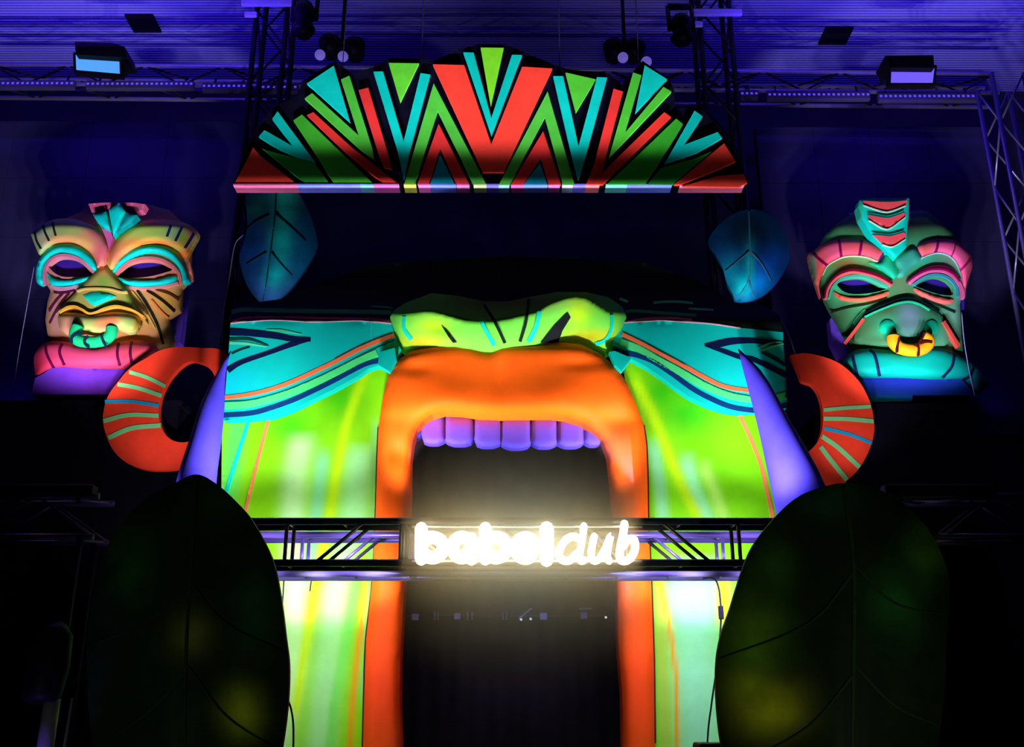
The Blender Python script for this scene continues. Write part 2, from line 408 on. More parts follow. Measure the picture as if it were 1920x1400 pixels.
bstripe(B([(1390, 580), (1500, 640), (1600, 700)]), 3.5, (0, 60, 60), br)
bstripe(B([(1360, 540), (1460, 500), (1580, 488)]), 2.5, (90, 200, 160), br)

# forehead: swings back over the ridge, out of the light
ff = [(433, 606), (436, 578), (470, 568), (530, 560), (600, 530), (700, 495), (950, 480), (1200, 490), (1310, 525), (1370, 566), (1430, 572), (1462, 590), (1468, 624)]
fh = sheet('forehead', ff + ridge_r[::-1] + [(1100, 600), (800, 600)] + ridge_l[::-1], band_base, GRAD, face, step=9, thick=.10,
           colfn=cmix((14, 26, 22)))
for path, w, c in ((A([(160, 300), (300, 268), (600, 262), (1000, 272), (1400, 278), (1605, 292)]), 4, (225, 80, 95)),
                   (A([(165, 215), (300, 195), (700, 205), (1100, 210), (1425, 215), (1610, 222)]), 8, (60, 175, 115)),
                   (A([(170, 258), (300, 238), (700, 240), (1425, 250), (1600, 258)]), 2.5, (10, 20, 50)),
                   (A([(1425, 166), (1500, 166), (1620, 178)]), 3, (60, 175, 120)),
                   (ridge_l, 1.8, (225, 160, 190)),
                   (B([(180, 302), (350, 278), (560, 270), (760, 285)]), 4.5, (228, 110, 90)),
                   (B([(160, 215), (250, 205), (500, 225), (800, 245)]), 6, (60, 165, 110)),
                   (B([(105, 95), (140, 108), (180, 124)]), 5, (125, 215, 190)),
                   (B([(410, 132), (510, 122), (640, 122), (770, 135)]), 4.5, (125, 220, 200)),
                   (B([(730, 185), (840, 190), (955, 197)]), 4, (125, 215, 190)),
                   (ridge_r[:6], 1.8, (225, 160, 190))):
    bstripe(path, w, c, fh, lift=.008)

# lips
lip_out = [(680.5, GROUND_V), (680.5, 1400), (683, 1301), (686, 1203), (698, 1088), (704, 967), (707, 868), (709.8, 800), (718, 743), (728.8, 700), (745, 675), (769, 659), (810, 647), (853, 641), (880, 644), (905, 652), (921, 653), (940, 644), (962, 641.6), (1016, 641), (1059, 641.6), (1092, 647), (1124, 662), (1157, 689), (1176, 719), (1192, 757), (1207, 797), (1212, 836), (1214, 900), (1215, 967), (1221, 1089), (1226, 1236), (1227.5, 1393), (1228, GROUND_V)]
lip_in = [(1169, GROUND_V), (1168, 1393), (1166.5, 1301), (1159, 1209), (1157, 1089), (1150.5, 966), (1146, 900), (1140, 852), (1131, 826), (1113, 807), (1092, 792), (1059, 779), (1032, 775), (978, 776), (937, 777), (897, 775), (864, 770), (832, 769), (810, 775), (794, 788), (781, 805), (774, 826), (769.5, 861), (769.5, 916), (768, 967), (759, 1088), (750.5, 1236), (749, 1318), (752, 1400), (752, GROUND_V)]
def lip_base(u, v):
    y = 8.22 + .10 * np.clip((v - 650) / 140., 0, 1)
    y = y - .05 * np.exp(-((v - 755) / 40.) ** 2) * np.exp(-((u - 945) / 190.) ** 4)
    y = y + .035 * gauss(u, v, 938, 715, 12, 45) + .035 * gauss(u, v, 775, 688, 35, 14) + .03 * gauss(u, v, 1095, 680, 45, 12)
    y = y + .05 * gauss(u, v, 1160, 790, 30, 25) + .05 * gauss(u, v, 745, 850, 18, 22) - .03 * gauss(u, v, 1050, 740, 60, 40) - .03 * gauss(u, v, 830, 745, 60, 40)
    return y
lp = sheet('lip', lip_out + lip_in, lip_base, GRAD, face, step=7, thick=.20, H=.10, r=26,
           colfn=cmix((255, 92, 0), [(930, 1300, 600, 130, (240, 66, 20)), (930, 775, 200, 14, (255, 118, 0))]))  # lower rim painted brighter and pillar bottoms redder, as the light falls
stripe('paint_stripe', [(709, 800), (706, 868), (703.5, 967), (697.5, 1088), (685, 1203), (681.5, 1301), (679, 1400)], 2.5, lambda u, v: cheek_base(u, v) - .02, pm((60, 30, 0)), ck_l)
stripe('paint_stripe', [(1208, 797), (1213, 836), (1215.5, 900), (1216.5, 967), (1222, 1089), (1227, 1236), (1229, 1393)], 2.5, lambda u, v: cheek_base(u, v) - .02, pm((60, 30, 0)), ck_r)

# teeth
tx = [(368, 1035), (405, 1012), (570, 1055), (770, 1040), (960, 1082), (1165, 1070), (1345, 1075), (1530, 1070), (1672, 1072)]
tb = [None, 1078, 1084, 1096, 1108, 1100, 1098, 1088]
def tooth(x0, y0, x1, y1, yb):
    w = x1 - x0; top = 815
    pts = [(x0, top), (x1, top), (x1, y1 - 20), (x1, min(y1, yb - 25)), (x1 - .10 * w, yb - 14), (x1 - .28 * w, yb - 2), ((x0 + x1) / 2, yb), (x0 + .28 * w, yb - 2), (x0 + .10 * w, yb - 14), (x0, min(y0, yb - 25)), (x0, y0 - 20)]
    sheet('tooth', N(pts), lambda u, v: 8.52 - .08 * np.clip((v - 780) / 60., 0, 1), GRAD, face, step=4, thick=.10, H=.05, r=13, colfn=cmix((112, 84, 240), [(935, 780, 260, 18, (165, 62, 50)), (815, 795, 22, 30, (140, 84, 215))]))  # orange-brown blob on the tops paints light bounced from the lip
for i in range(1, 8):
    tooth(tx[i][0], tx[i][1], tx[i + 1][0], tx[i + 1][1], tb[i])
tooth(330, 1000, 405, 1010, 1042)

# nose
rid = np.array(N([(180, 175), (250, 185), (300, 180), (430, 165), (500, 170), (600, 200), (700, 225), (800, 230), (900, 230), (1000, 215), (1200, 170), (1300, 110), (1400, 75), (1480, 60), (1560, 80), (1620, 120), (1700, 170), (1830, 180)]))
def nose_base(u, v):
    r = np.interp(u, rid[:, 0], rid[:, 1]); dn = np.clip((v - r) / 60., 0, 1.4)
    ends = .22 * np.clip(np.abs(u - 952) / 215., 0, 1.1) ** 6
    under = 7.90 + .26 * dn ** 1.15 + ends
    up = 7.90 + (r - v) / 40. * .24 + ends
    y = np.where(v >= r, under, up)
    y = y + .05 * gauss(u, v, 825, 610, 32, 16) + .05 * gauss(u, v, 1080, 600, 28, 20) - .03 * gauss(u, v, 930, 620, 50, 30)
    return y
nose_poly = N([(190, 200), (200, 300), (240, 390), (305, 445), (340, 455), (480, 425), (640, 400), (740, 410), (830, 435), (890, 440), (960, 405), (1040, 395), (1240, 395), (1400, 395), (1520, 415), (1640, 455), (1690, 445), (1760, 400), (1812, 310), (1826, 200), (1800, 130), (1700, 62), (1550, 28), (1350, 26), (1150, 62), (1000, 92), (850, 92), (650, 52), (480, 34), (300, 100), (220, 150)])
ns = sheet('nose', nose_poly, nose_base, GRAD, face, step=5, thick=.16, H=.02, r=10,
           colfn=cmix((112, 226, 70), [(810, 612, 34, 20, (170, 215, 0)), (1085, 585, 22, 34, (175, 225, 0)), (1110, 630, 60, 14, (190, 190, 0)), (790, 640, 50, 12, (190, 180, 0)), (1170, 600, 10, 60, (90, 190, 80)), (735, 600, 10, 60, (90, 190, 80)), (940, 565, 130, 22, (120, 120, 60))]))  # last, dull blob paints the shaded top of the nose
for path, w, c, tp in (([(820, 228), (850, 290), (910, 395)], 7, (0, 215, 190), None), ([(840, 112), (920, 240), (985, 378)], 5.5, (10, 30, 10), None),
                   ([(1150, 75), (1130, 230), (1090, 368)], 5.5, (10, 30, 10), None), ([(1225, 160), (1200, 270), (1150, 370)], 8, (0, 215, 190), None),
                   ([(285, 195), (285, 280), (335, 355)], 7, (0, 215, 190), None), ([(1725, 185), (1720, 290), (1680, 360), (1610, 388)], 6, (0, 215, 190), None)):
    stripe('paint_stripe', N(path), w, nose_base, pm(c), ns, lift=.03, taper=tp)
for pts in ([(545, 255), (590, 300), (650, 372), (625, 376), (590, 330)], [(1420, 165), (1440, 200), (1385, 290), (1355, 374), (1232, 374), (1320, 262), (1400, 180)]):
    sheet('nostril', N(pts), nose_base, pm((14, 22, 0)), ns, step=6, thick=.012, off=.03)  # dark sheet stands in for the shade inside the opening

# corner pieces between band and lips
for pts in (A([(1500, 580), (1640, 540), (1655, 640), (1593, 752), (1490, 692)]), B([(10, 580), (60, 568), (212, 632), (125, 752), (60, 690)])):
    sheet('cheek_corner', pts, 8.14, pm((0, 200, 188)), face, step=8, thick=.08)

# ------------------------------------------------------------------ tusks
def tusk(left, right, Y, label):
    t = thing('tusk', label, 'tusk', P(*left[-1], Y), 'violet tusks in front of the face')
    n = 40; L = np.array(cat_rom(left, 10)); R = np.array(cat_rom(right, 10))
    tt = np.linspace(0, 1, n)
    def at(C):
        s = np.concatenate([[0], np.cumsum(np.linalg.norm(np.diff(C, axis=0), axis=1))]); s /= s[-1]
        return np.stack([np.interp(tt, s, C[:, 0]), np.interp(tt, s, C[:, 1])], 1)
    L, R = at(L), at(R); pts = []; rs = []
    for a, b in zip(L, R):
        pa, pb = P(*a, Y), P(*b, Y); pts.append((pa + pb) / 2); rs.append(max(.004, (pb - pa).length / 2 * .97))
    v = []; f = []; m = 28
    for c, r in zip(pts, rs):
        for k in range(m):
            an = 2 * math.pi * k / m; v.append(c + Vector((r * math.cos(an), r * math.sin(an), 0)))
    for i in range(n - 1):
        for k in range(m): f.append((i * m + k, (i + 1) * m + k, (i + 1) * m + (k + 1) % m, i * m + (k + 1) % m))
    f.append(tuple(range(m))); f.append(tuple(range((n - 1) * m, n * m))[::-1])
    o = mesh_obj('tusk_shell', v, f, mat('tusk_paint', paint((88, 74, 250), .8)), t)
    for p in o.data.polygons: p.use_smooth = len(p.vertices) == 4
    return t
T1 = zt(170, 620, 3.684); T2 = zt(1300, 620, 3.685)
TUSK_Y = 7.98
tusk(T1([(964, 140), (870, 290), (770, 480), (700, 700), (640, 880), (590, 1060), (470, 1700), (330, 2600), (200, 3700)]),
     T1([(968, 140), (930, 300), (915, 600), (890, 850), (865, 1065), (830, 1700), (760, 2600), (700, 3700)]), TUSK_Y, 'violet tusk left of the mouth, over the red ring')
tusk(T2([(308, 125), (385, 420), (450, 680), (510, 950), (575, 1275), (680, 1800), (800, 2600), (900, 3700)]),
     T2([(314, 125), (480, 280), (640, 560), (780, 800), (905, 1050), (1180, 1800), (1350, 2600), (1450, 3700)]), TUSK_Y, 'violet tusk right of the mouth, tip over the eye band')

# ------------------------------------------------------------------ ear rings
def ear_ring(outer, inner, stripes, Y, label, closed=True):
    t = thing('ear_ring', label, 'ring', P(*outer[len(outer) // 2], Y), 'striped ear rings')
    if closed:
        sheetp, holes = cat_rom(outer, 5, True), [cat_rom(inner, 5, True)]
    else:
        sheetp, holes = cat_rom(outer, 5) + cat_rom(inner, 5), []
    base = lambda u, v: np.full(u.shape, Y)
    o = sheet('ring_body', sheetp, base, mat('ring_red_paint', paint((250, 62, 38))), t, step=6, thick=.07, holes=holes)
    for path, w, c in stripes: stripe('painted_band', path, w, base, pm(c), o)
    cu = sum(q[0] for q in stripes[2][0]) / 3; cv = sum(q[1] for q in stripes[2][0]) / 3
    q = P(cu, cv, Y + .05); tube('bracket', [q, (q.x, 8.85, q.z)], .02, HOUSE, t, 8)
MINT = (120, 208, 140); SKY = (30, 150, 200)
ear_ring(T1([(900, 135), (760, 118), (600, 112), (480, 135), (380, 190), (270, 260), (190, 350), (120, 450), (90, 550), (85, 630), (110, 730), (160, 830), (240, 905), (340, 948), (450, 962), (600, 950), (760, 880), (900, 720), (980, 500), (980, 260)]),
         T1([(850, 300), (800, 240), (740, 214), (690, 209), (630, 238), (560, 310), (510, 390), (480, 470), (470, 560), (480, 640), (520, 720), (580, 762), (660, 768), (740, 730), (820, 640), (870, 500), (870, 380)]),
         [(T1([(265, 283), (390, 322), (512, 382)]), 7, MINT), (T1([(185, 368), (330, 395), (486, 447)]), 7.5, MINT), (T1([(98, 488), (280, 488), (470, 515)]), 6.5, SKY),
          (T1([(88, 622), (260, 580), (468, 585)]), 7.5, MINT), (T1([(122, 738), (280, 672), (484, 652)]), 8, MINT)], 8.62, 'red striped ear ring left of the face, below the golden mask')
ear_ring(T2([(672, 165), (780, 155), (900, 180), (1000, 220), (1080, 280), (1160, 370), (1220, 490), (1245, 600), (1250, 690), (1225, 800), (1160, 930), (1080, 1020), (960, 1110), (820, 1150)]),
         T2([(700, 900), (790, 840), (850, 780), (885, 700), (895, 620), (890, 520), (865, 430), (820, 372), (752, 345), (730, 290), (700, 225)]),
         [(T2([(902, 546), (1050, 532), (1226, 522)]), 6.5, MINT), (T2([(902, 606), (1060, 608), (1246, 624)]), 7.5, MINT), (T2([(905, 672), (1080, 715), (1234, 775)]), 6.5, SKY),
          (T2([(890, 728), (1000, 805), (1150, 942)]), 8, MINT), (T2([(880, 800), (960, 905), (1062, 1030)]), 8, MINT)], 8.62, 'red striped ear ring right of the face, below the green mask', False)

# ------------------------------------------------------------------ headdress
HL = zt(420, 70, 3.765); HR = zt(900, 70, 3.692)
HY = 8.20
hd = thing('headdress', 'black fan shaped headdress with neon chevron panels hanging above the face', 'stage decor', P(920, 352, HY))
back = [(438, 346), (450, 310), (464, 272), (482, 238), (512, 202), (560, 178), (566, 152), (628, 114), (660, 138), (700, 126), (726, 110), (792, 110), (812, 114), (864, 92), (898, 83), (948, 84), (982, 97), (1040, 122), (1066, 130), (1142, 138), (1166, 158), (1205, 114), (1255, 148), (1264, 168), (1266, 204), (1312, 200), (1358, 252), (1384, 296), (1402, 338), (1394, 347), (920, 347)]
sheet('backing_board', back, HY, mat('headdress_black', (.004, .004, .008), noise=.3, rough=.95, spec=.02), hd, step=30, thick=.10, flat=True)
R_, G_, C_, D_ = (238, 62, 50), (92, 200, 52), (0, 186, 182), (40, 140, 50)
panels = [
 (HL, [(205, 778), (262, 842), (515, 1035), (70, 1038), (150, 890)], R_), (HL, [(270, 785), (310, 800), (635, 885), (745, 1032), (580, 1035)], D_),
 (HL, [(245, 700), (285, 655), (485, 768), (340, 575), (378, 522), (640, 878), (520, 850), (400, 798)], C_), (HL, [(490, 585), (550, 545), (1050, 1030), (775, 1030), (660, 845)], (60, 170, 45)),
 (HL, [(585, 548), (630, 528), (900, 775), (1230, 1034), (1130, 1034), (850, 805)], (225, 52, 48)), (HL, [(570, 430), (622, 393), (950, 692), (825, 297), (885, 270), (1045, 780), (1060, 860), (970, 798)], (70, 175, 55)),
 (HL, [(585, 325), (775, 200), (890, 598)], C_), (HL, [(950, 372), (1018, 355), (1160, 830), (1185, 930), (1130, 920), (1095, 835)], (215, 48, 48)),
 (HL, [(1055, 242), (1122, 240), (1268, 735), (1388, 252), (1455, 262), (1310, 810), (1268, 1000), (1225, 800)], C_), (HL, [(1162, 180), (1375, 183), (1243, 455)], G_),
 (HL, [(1480, 325), (1850, 1036), (1760, 1036), (1508, 515), (1345, 1036), (1272, 1036)], (75, 180, 60)), (HL, [(1515, 610), (1730, 1036), (1640, 1036), (1525, 780), (1445, 1036), (1365, 1036)], (215, 48, 48)),
 (HL, [(1525, 830), (1628, 1036), (1455, 1036)], (0, 130, 160)),
 (None, [(811.8, 120.5), (870.2, 121.8), (921.1, 270.4), (979, 125), (1035.4, 128.2), (945, 322), (905, 322)], R_),
 (None, [(868.9, 97.9), (888, 98.7), (921.2, 221.5), (960, 102.5), (978.5, 103), (921.5, 254.6)], C_), (None, [(901.3, 89.1), (944.1, 89.5), (920.3, 198.7)], (120, 215, 40)),
 (HR, [(468, 375), (655, 1020), (575, 1020), (450, 548), (205, 1018), (130, 1020)], (75, 180, 60)), (HR, [(437, 650), (560, 1018), (475, 1018), (420, 830), (300, 1018), (215, 1018)], (215, 48, 48)),
 (HR, [(415, 870), (465, 1016), (305, 1016)], (0, 130, 160)), (HR, [(508, 268), (575, 268), (682, 755), (810, 275), (880, 278), (735, 810), (680, 985), (630, 800)], C_),
 (HR, [(592, 243), (800, 290), (663, 518)], (75, 185, 50)), (HR, [(925, 355), (990, 375), (870, 830), (830, 1016), (735, 1016), (790, 880)], (220, 50, 48)),
 (HR, [(1060, 243), (1118, 262), (1005, 660), (1270, 343), (1325, 374), (892, 832)], (70, 180, 50)), (HR, [(1275, 518), (1322, 550), (1000, 870), (850, 1016), (775, 1016), (930, 855)], (230, 54, 44)),
 (HR, [(1140, 193), (1295, 290), (1075, 522)], C_), (HR, [(1358, 562), (1405, 600), (1215, 910), (1140, 1016), (880, 1016), (1045, 862)], (50, 165, 42)),
 (HR, [(1485, 508), (1540, 545), (1412, 745), (1645, 655), (1675, 695), (1500, 800), (1278, 875)], C_), (HR, [(1600, 790), (1330, 1018), (1160, 1016), (1250, 905), (1480, 840)], D_),
 (HR, [(1690, 733), (1768, 858), (1610, 930), (1395, 1016), (1345, 1018)], R_), (HR, [(1640, 960), (1825, 945), (1850, 1005), (1790, 1034), (1400, 1030)], R_)]
for i, (z, pts, c) in enumerate(panels):
    pts = z(pts) if z else pts
    sheet('chevron_panel', pts, HY, pm(c), hd, step=14, thick=.03, off=.034 + .0006 * i, flat=True)
for u, v in ((640, 160), (790, 130), (1050, 140), (1200, 165)):
    q = P(u, v, HY + .06); tube('hanger', [q, (q.x, q.y, CEIL_Z)], .005, HOUSE, hd, 6)
# bottom edge strip, painted in the pink and violet tints of light from below
strip = [(437, 557, (255, 110, 170)), (557, 675, (120, 130, 255)), (675, 700, (110, 180, 220)), (700, 748, (225, 100, 190)), (757, 780, (215, 235, 90)), (784, 806, (230, 110, 200)), (806, 855, (110, 130, 250)), (856, 880, (225, 110, 190)), (888, 912, (190, 235, 150)), (912, 935, (120, 110, 250)), (935, 955, (140, 190, 240)), (958, 982, (225, 100, 180)), (982, 1027, (110, 140, 250)), (1028, 1050, (220, 110, 190)), (1054, 1074, (170, 200, 230)), (1074, 1098, (120, 110, 250)), (1098, 1124, (255, 120, 130)), (1136, 1176, (110, 215, 215)), (1176, 1260, (110, 130, 250)), (1275, 1396, (255, 120, 160))]
for a0, a1, c in strip:
    sheet('edge_strip', [(a0, 344.5), (a1, 344.5), (a1, 347.5), (a0, 347.5)], HY, pm(c, .95), hd, step=20, thick=.14, off=.042, flat=True)

# ------------------------------------------------------------------ leaves
def leaf(label, poly, Y, mid, veins, fn, edge_c, name='painted_leaf', step=8, group=None, cup=.10):
    xs = [p[0] for p in poly]; uc = sum(xs) / len(xs); wd = (max(xs) - min(xs)) / 2
    t = thing(name, label, 'leaf', P(mid[-1][0], max(p[1] for p in poly), Y), group)
    M = np.array(cat_rom(mid, 8))
    def base(u, v):
        um = np.interp(v, M[:, 1] if M[0, 1] < M[-1, 1] else M[::-1, 1], M[:, 0] if M[0, 1] < M[-1, 1] else M[::-1, 0])
        return Y + cup * (np.abs(u - um) / wd) ** 1.3 + .03 * np.exp(-(np.abs(u - um) / (wd * .06)) ** 2)
    o = sheet('blade', cat_rom(poly, 5, True), base, GRAD_LEAF, t, step=step, thick=.04, colfn=fn)
    stripe('midrib', mid, max(3., wd * .035), base, edge_c, o, lift=.012, taper=[1, .8, .4])
    for vn in veins: stripe('vein', vn, max(2.2, wd * .022), base, edge_c, o, lift=.008, taper=[1, .7, .3])
    return t
K1 = zt(400, 340, 5.383); K2 = zt(1300, 340, 5.383)
leaf('blue painted leaf hanging under the left end of the headdress', K1([(640, 20), (420, 60), (325, 180), (335, 300), (340, 470), (300, 630), (262, 760), (285, 900), (340, 1050), (430, 1180), (520, 1235), (640, 1190), (760, 1100), (860, 980), (970, 820), (1040, 700), (1050, 600), (1000, 400), (930, 240), (820, 80)]), 8.95,
     K1([(640, 30), (615, 400), (575, 720), (535, 1010), (500, 1210)]), [K1([(620, 320), (760, 440), (930, 600)]), K1([(590, 720), (690, 840), (790, 945)]), K1([(560, 340), (440, 400), (335, 485)]), K1([(535, 715), (440, 770), (335, 835)])],
     cmix((14, 40, 80), [(470, 470, 40, 60, (10, 50, 110)), (530, 445, 22, 45, (0, 140, 140)), (535, 380, 25, 30, (20, 130, 120)), (515, 515, 20, 22, (0, 110, 120)), (570, 470, 25, 60, (0, 70, 110)), (480, 390, 20, 20, (20, 90, 80))], k=1.5), pm((12, 50, 60)), group='blue leaves')
leaf('blue painted leaf hanging under the right end of the headdress', K2([(150, 620), (220, 730), (290, 860), (335, 1020), (390, 1125), (432, 1205), (520, 1206), (620, 1190), (730, 1135), (830, 1040), (905, 930), (970, 790), (960, 640), (900, 480), (780, 340), (600, 280), (420, 320), (280, 420), (190, 520)]), 8.95,
     K2([(560, 300), (570, 600), (575, 800), (555, 1000), (440, 1190)]), [K2([(575, 700), (690, 830), (790, 1005)]), K2([(570, 700), (490, 770), (330, 900)]), K2([(560, 985), (590, 1100), (620, 1180)])],
     cmix((10, 60, 120), [(1390, 535, 20, 20, (0, 150, 150)), (1372, 505, 22, 30, (0, 110, 140)), (1450, 490, 30, 30, (10, 60, 160)), (1430, 530, 25, 25, (0, 90, 170)), (1400, 430, 60, 45, (5, 30, 50)), (1405, 500, 8, 40, (0, 140, 150))], k=1.5), pm((60, 110, 150)), group='blue leaves')
DL = zt(0, 860, 2.593); DR = zt(1300, 860, 2.592)
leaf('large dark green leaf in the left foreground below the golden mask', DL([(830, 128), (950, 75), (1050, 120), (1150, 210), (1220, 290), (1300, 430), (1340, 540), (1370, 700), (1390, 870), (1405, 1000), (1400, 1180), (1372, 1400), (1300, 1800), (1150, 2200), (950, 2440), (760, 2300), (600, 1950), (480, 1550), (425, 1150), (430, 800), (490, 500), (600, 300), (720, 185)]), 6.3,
     DL([(960, 90), (930, 500), (900, 1000), (900, 1600), (940, 2430)]), [DL([(920, 600), (1100, 800), (1370, 930)]), DL([(905, 1000), (1100, 1250), (1360, 1420)]), DL([(925, 620), (700, 800), (450, 900)]), DL([(905, 1050), (700, 1250), (470, 1400)])],
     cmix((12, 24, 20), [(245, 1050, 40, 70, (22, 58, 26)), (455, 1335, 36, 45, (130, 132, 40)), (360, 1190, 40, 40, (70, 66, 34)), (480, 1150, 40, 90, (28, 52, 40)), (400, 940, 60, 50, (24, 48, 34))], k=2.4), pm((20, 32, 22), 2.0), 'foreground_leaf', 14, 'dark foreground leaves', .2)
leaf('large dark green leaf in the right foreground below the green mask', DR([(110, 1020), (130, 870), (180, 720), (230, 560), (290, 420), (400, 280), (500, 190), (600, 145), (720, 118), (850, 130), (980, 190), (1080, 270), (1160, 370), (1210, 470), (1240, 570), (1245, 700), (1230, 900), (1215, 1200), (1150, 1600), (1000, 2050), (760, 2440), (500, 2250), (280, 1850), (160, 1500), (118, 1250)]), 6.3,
     DR([(730, 130), (780, 500), (780, 1000), (770, 1600), (760, 2430)]), [DR([(775, 560), (560, 800), (130, 970)]), DR([(780, 1050), (560, 1300), (200, 1500)]), DR([(785, 520), (980, 700), (1235, 760)]), DR([(780, 1000), (980, 1200), (1200, 1300)])],
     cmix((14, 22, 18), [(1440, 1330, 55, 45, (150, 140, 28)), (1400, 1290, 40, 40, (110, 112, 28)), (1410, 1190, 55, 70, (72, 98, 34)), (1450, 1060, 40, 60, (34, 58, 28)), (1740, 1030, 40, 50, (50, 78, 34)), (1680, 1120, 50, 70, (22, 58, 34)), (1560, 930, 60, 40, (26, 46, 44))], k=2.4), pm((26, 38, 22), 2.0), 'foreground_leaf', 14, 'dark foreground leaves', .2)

# ------------------------------------------------------------------ masks
M1 = zt(40, 360, 7); M2 = zt(200, 360, 7); M3 = zt(50, 540, 6)
R1 = zt(1500, 360, 7); R2 = zt(1660, 360, 7); R3 = zt(1540, 540, 6)
def mask_depth(uc, MY=9.0, top=425):
    def fn(u, v):
        return MY + .20 * np.abs((u - uc) / 150.) ** 2 + np.where(v < top, (top - v) / 50. * .22, 0) + np.where(v > 600, -(v - 600) / 100. * .06, 0)
    return fn
ml = thing('tribal_mask', 'golden tribal mask with cyan eye arches and green nose ring', 'mask', P(190, 742, 9.0), 'tribal masks')
mb = mask_depth(208)
def ms(name, pts, off, m, par, H=.03, r=8, step=4, thick=.05, holes=(), colfn=None, smooth=4, base=None):
    return sheet(name, cat_rom(pts, smooth, True) if smooth else pts, base or mb, m, par, step=step, thick=thick, H=H, r=r, off=off, holes=holes, colfn=colfn)
eyeL = cat_rom(M1([(355, 970), (400, 930), (480, 875), (580, 860), (700, 880), (800, 940), (880, 1020), (935, 1078), (860, 1100), (700, 1112), (560, 1112), (470, 1082), (400, 1030)]), 3, True)
eyeR = cat_rom(M2([(138, 1087), (200, 1010), (300, 940), (430, 905), (580, 900), (700, 920), (800, 970), (860, 1020), (750, 1060), (600, 1100), (440, 1122), (300, 1127), (180, 1112)]), 3, True)
head = sheet('head', [(98, 428), (120, 410), (150, 398), (165, 384), (213, 379), (273, 382), (318, 394), (350, 425), (358, 470), (356, 525), (341, 540), (338, 583), (316, 597), (326, 640), (320, 652), (200, 664), (92, 645), (85, 600), (89, 566), (95, 545), (84, 528), (78, 480)], mb, GRAD, ml, step=4, thick=.05, H=.05, r=14, holes=[eyeL, eyeR],
    colfn=cmix((205, 150, 95), [(215, 388, 110, 22, (50, 20, 52)), (115, 500, 40, 45, (220, 130, 160)), (300, 495, 45, 40, (225, 130, 130)), (105, 590, 18, 50, (190, 130, 140)), (310, 565, 25, 25, (215, 160, 70)), (200, 530, 25, 30, (160, 180, 80)), (318, 625, 20, 30, (110, 105, 60)), (190, 600, 40, 20, (175, 185, 110)), (255, 640, 40, 16, (215, 110, 80)), (110, 640, 30, 16, (130, 60, 60))]))  # first blob paints the forehead dark, as shaded from the lamps below
browcol = lambda cx, side: cmix((176, 200, 120), [])
bcl = cmix((185, 200, 125), [(72, 440, 22, 30, (185, 205, 190)), (190, 470, 30, 40, (225, 95, 130)), (175, 440, 18, 25, (215, 95, 130)), (150, 465, 24, 14, (245, 160, 105)), (118, 450, 40, 8, (240, 150, 105)), (180, 490, 10, 20, (235, 110, 110)), (160, 455, 16, 16, (235, 175, 110))])
bw = ms('brow', M1([(130, 540), (190, 490), (280, 425), (400, 367), (520, 347), (620, 350), (740, 365), (850, 405), (960, 450), (1050, 530), (1110, 620), (1145, 720), (1130, 850), (1095, 965), (1060, 975), (1000, 1010), (975, 920), (905, 800), (800, 720), (700, 678), (570, 662), (430, 688), (330, 758), (245, 830), (190, 730), (140, 600)]), .05, GRAD, ml, H=.10, r=15, colfn=bcl)
S = SURF[bw.name]
for p in (M1([(408, 392), (425, 480), (450, 572)]), M1([(283, 430), (310, 530), (362, 638)]), M1([(172, 522), (200, 640), (256, 742)])):
    stripe('paint_stripe', p, 4, lambda u, v: S(u, v) - .05, pm((20, 45, 45)), bw, step=4)
bcr = cmix((165, 205, 95), [(240, 470, 40, 25, (240, 170, 105)), (215, 480, 18, 26, (240, 130, 100)), (290, 456, 60, 9, (250, 125, 45)), (290, 415, 60, 8, (230, 110, 95)), (348, 475, 14, 16, (245, 130, 60)), (360, 435, 14, 16, (225, 130, 140)), (325, 435, 14, 14, (160, 205, 160)), (342, 445, 8, 10, (150, 195, 70))])
bw2 = ms('brow', M2([(12, 960), (12, 850), (50, 740), (150, 570), (250, 480), (380, 402), (520, 367), (700, 360), (880, 370), (1000, 395), (1100, 440), (1210, 545), (1140, 700), (1048, 850), (960, 788), (850, 728), (740, 688), (600, 675), (450, 715), (300, 795), (180, 895), (95, 1000), (55, 1030)]), .05, GRAD, ml, H=.10, r=15, colfn=bcr)
S2 = SURF[bw2.name]
for p in (M2([(845, 428), (820, 500), (790, 582)]), M2([(988, 460), (945, 550), (900, 640)]), M2([(1145, 538), (1085, 640), (1023, 732)])):
    stripe('paint_stripe', p, 4.5, lambda u, v: S2(u, v) - .05, pm((32, 38, 90)), bw2, step=4)
CY = (0, 214, 220)
ms('eye_arch', M1([(210, 1195), (190, 1090), (200, 980), (240, 870), (330, 765), (440, 700), (570, 682), (700, 700), (820, 760), (920, 850), (970, 930), (985, 1010), (962, 1040), (900, 980), (800, 880), (720, 830), (600, 797), (480, 792), (380, 840), (310, 910), (272, 1000), (268, 1100), (285, 1208)]), .07, pm(CY), ml, H=.05, r=7)
ms('eye_arch', M2([(78, 1042), (110, 960), (180, 870), (300, 770), (440, 710), (580, 692), (720, 705), (850, 760), (960, 870), (1030, 990), (1070, 1120), (1085, 1178), (1000, 1198), (985, 1100), (950, 1000), (880, 910), (790, 842), (680, 802), (560, 788), (440, 812), (320, 870), (200, 950), (110, 1050)]), .07, pm(CY), ml, H=.05, r=7)
stripe('eye_rim', M1([(300, 1215), (295, 1090), (320, 970), (390, 880), (480, 835), (580, 825), (700, 852), (800, 905), (890, 985), (955, 1062)]), 5, mb, pm((222, 120, 175)), ml, lift=.075, thick=.03, step=4)
stripe('eye_rim', M2([(118, 1078), (200, 985), (310, 908), (450, 870), (590, 862), (720, 888), (830, 945), (920, 1030), (960, 1110), (968, 1190)]), 5, mb, pm((230, 115, 135)), ml, lift=.075, thick=.03, step=4)
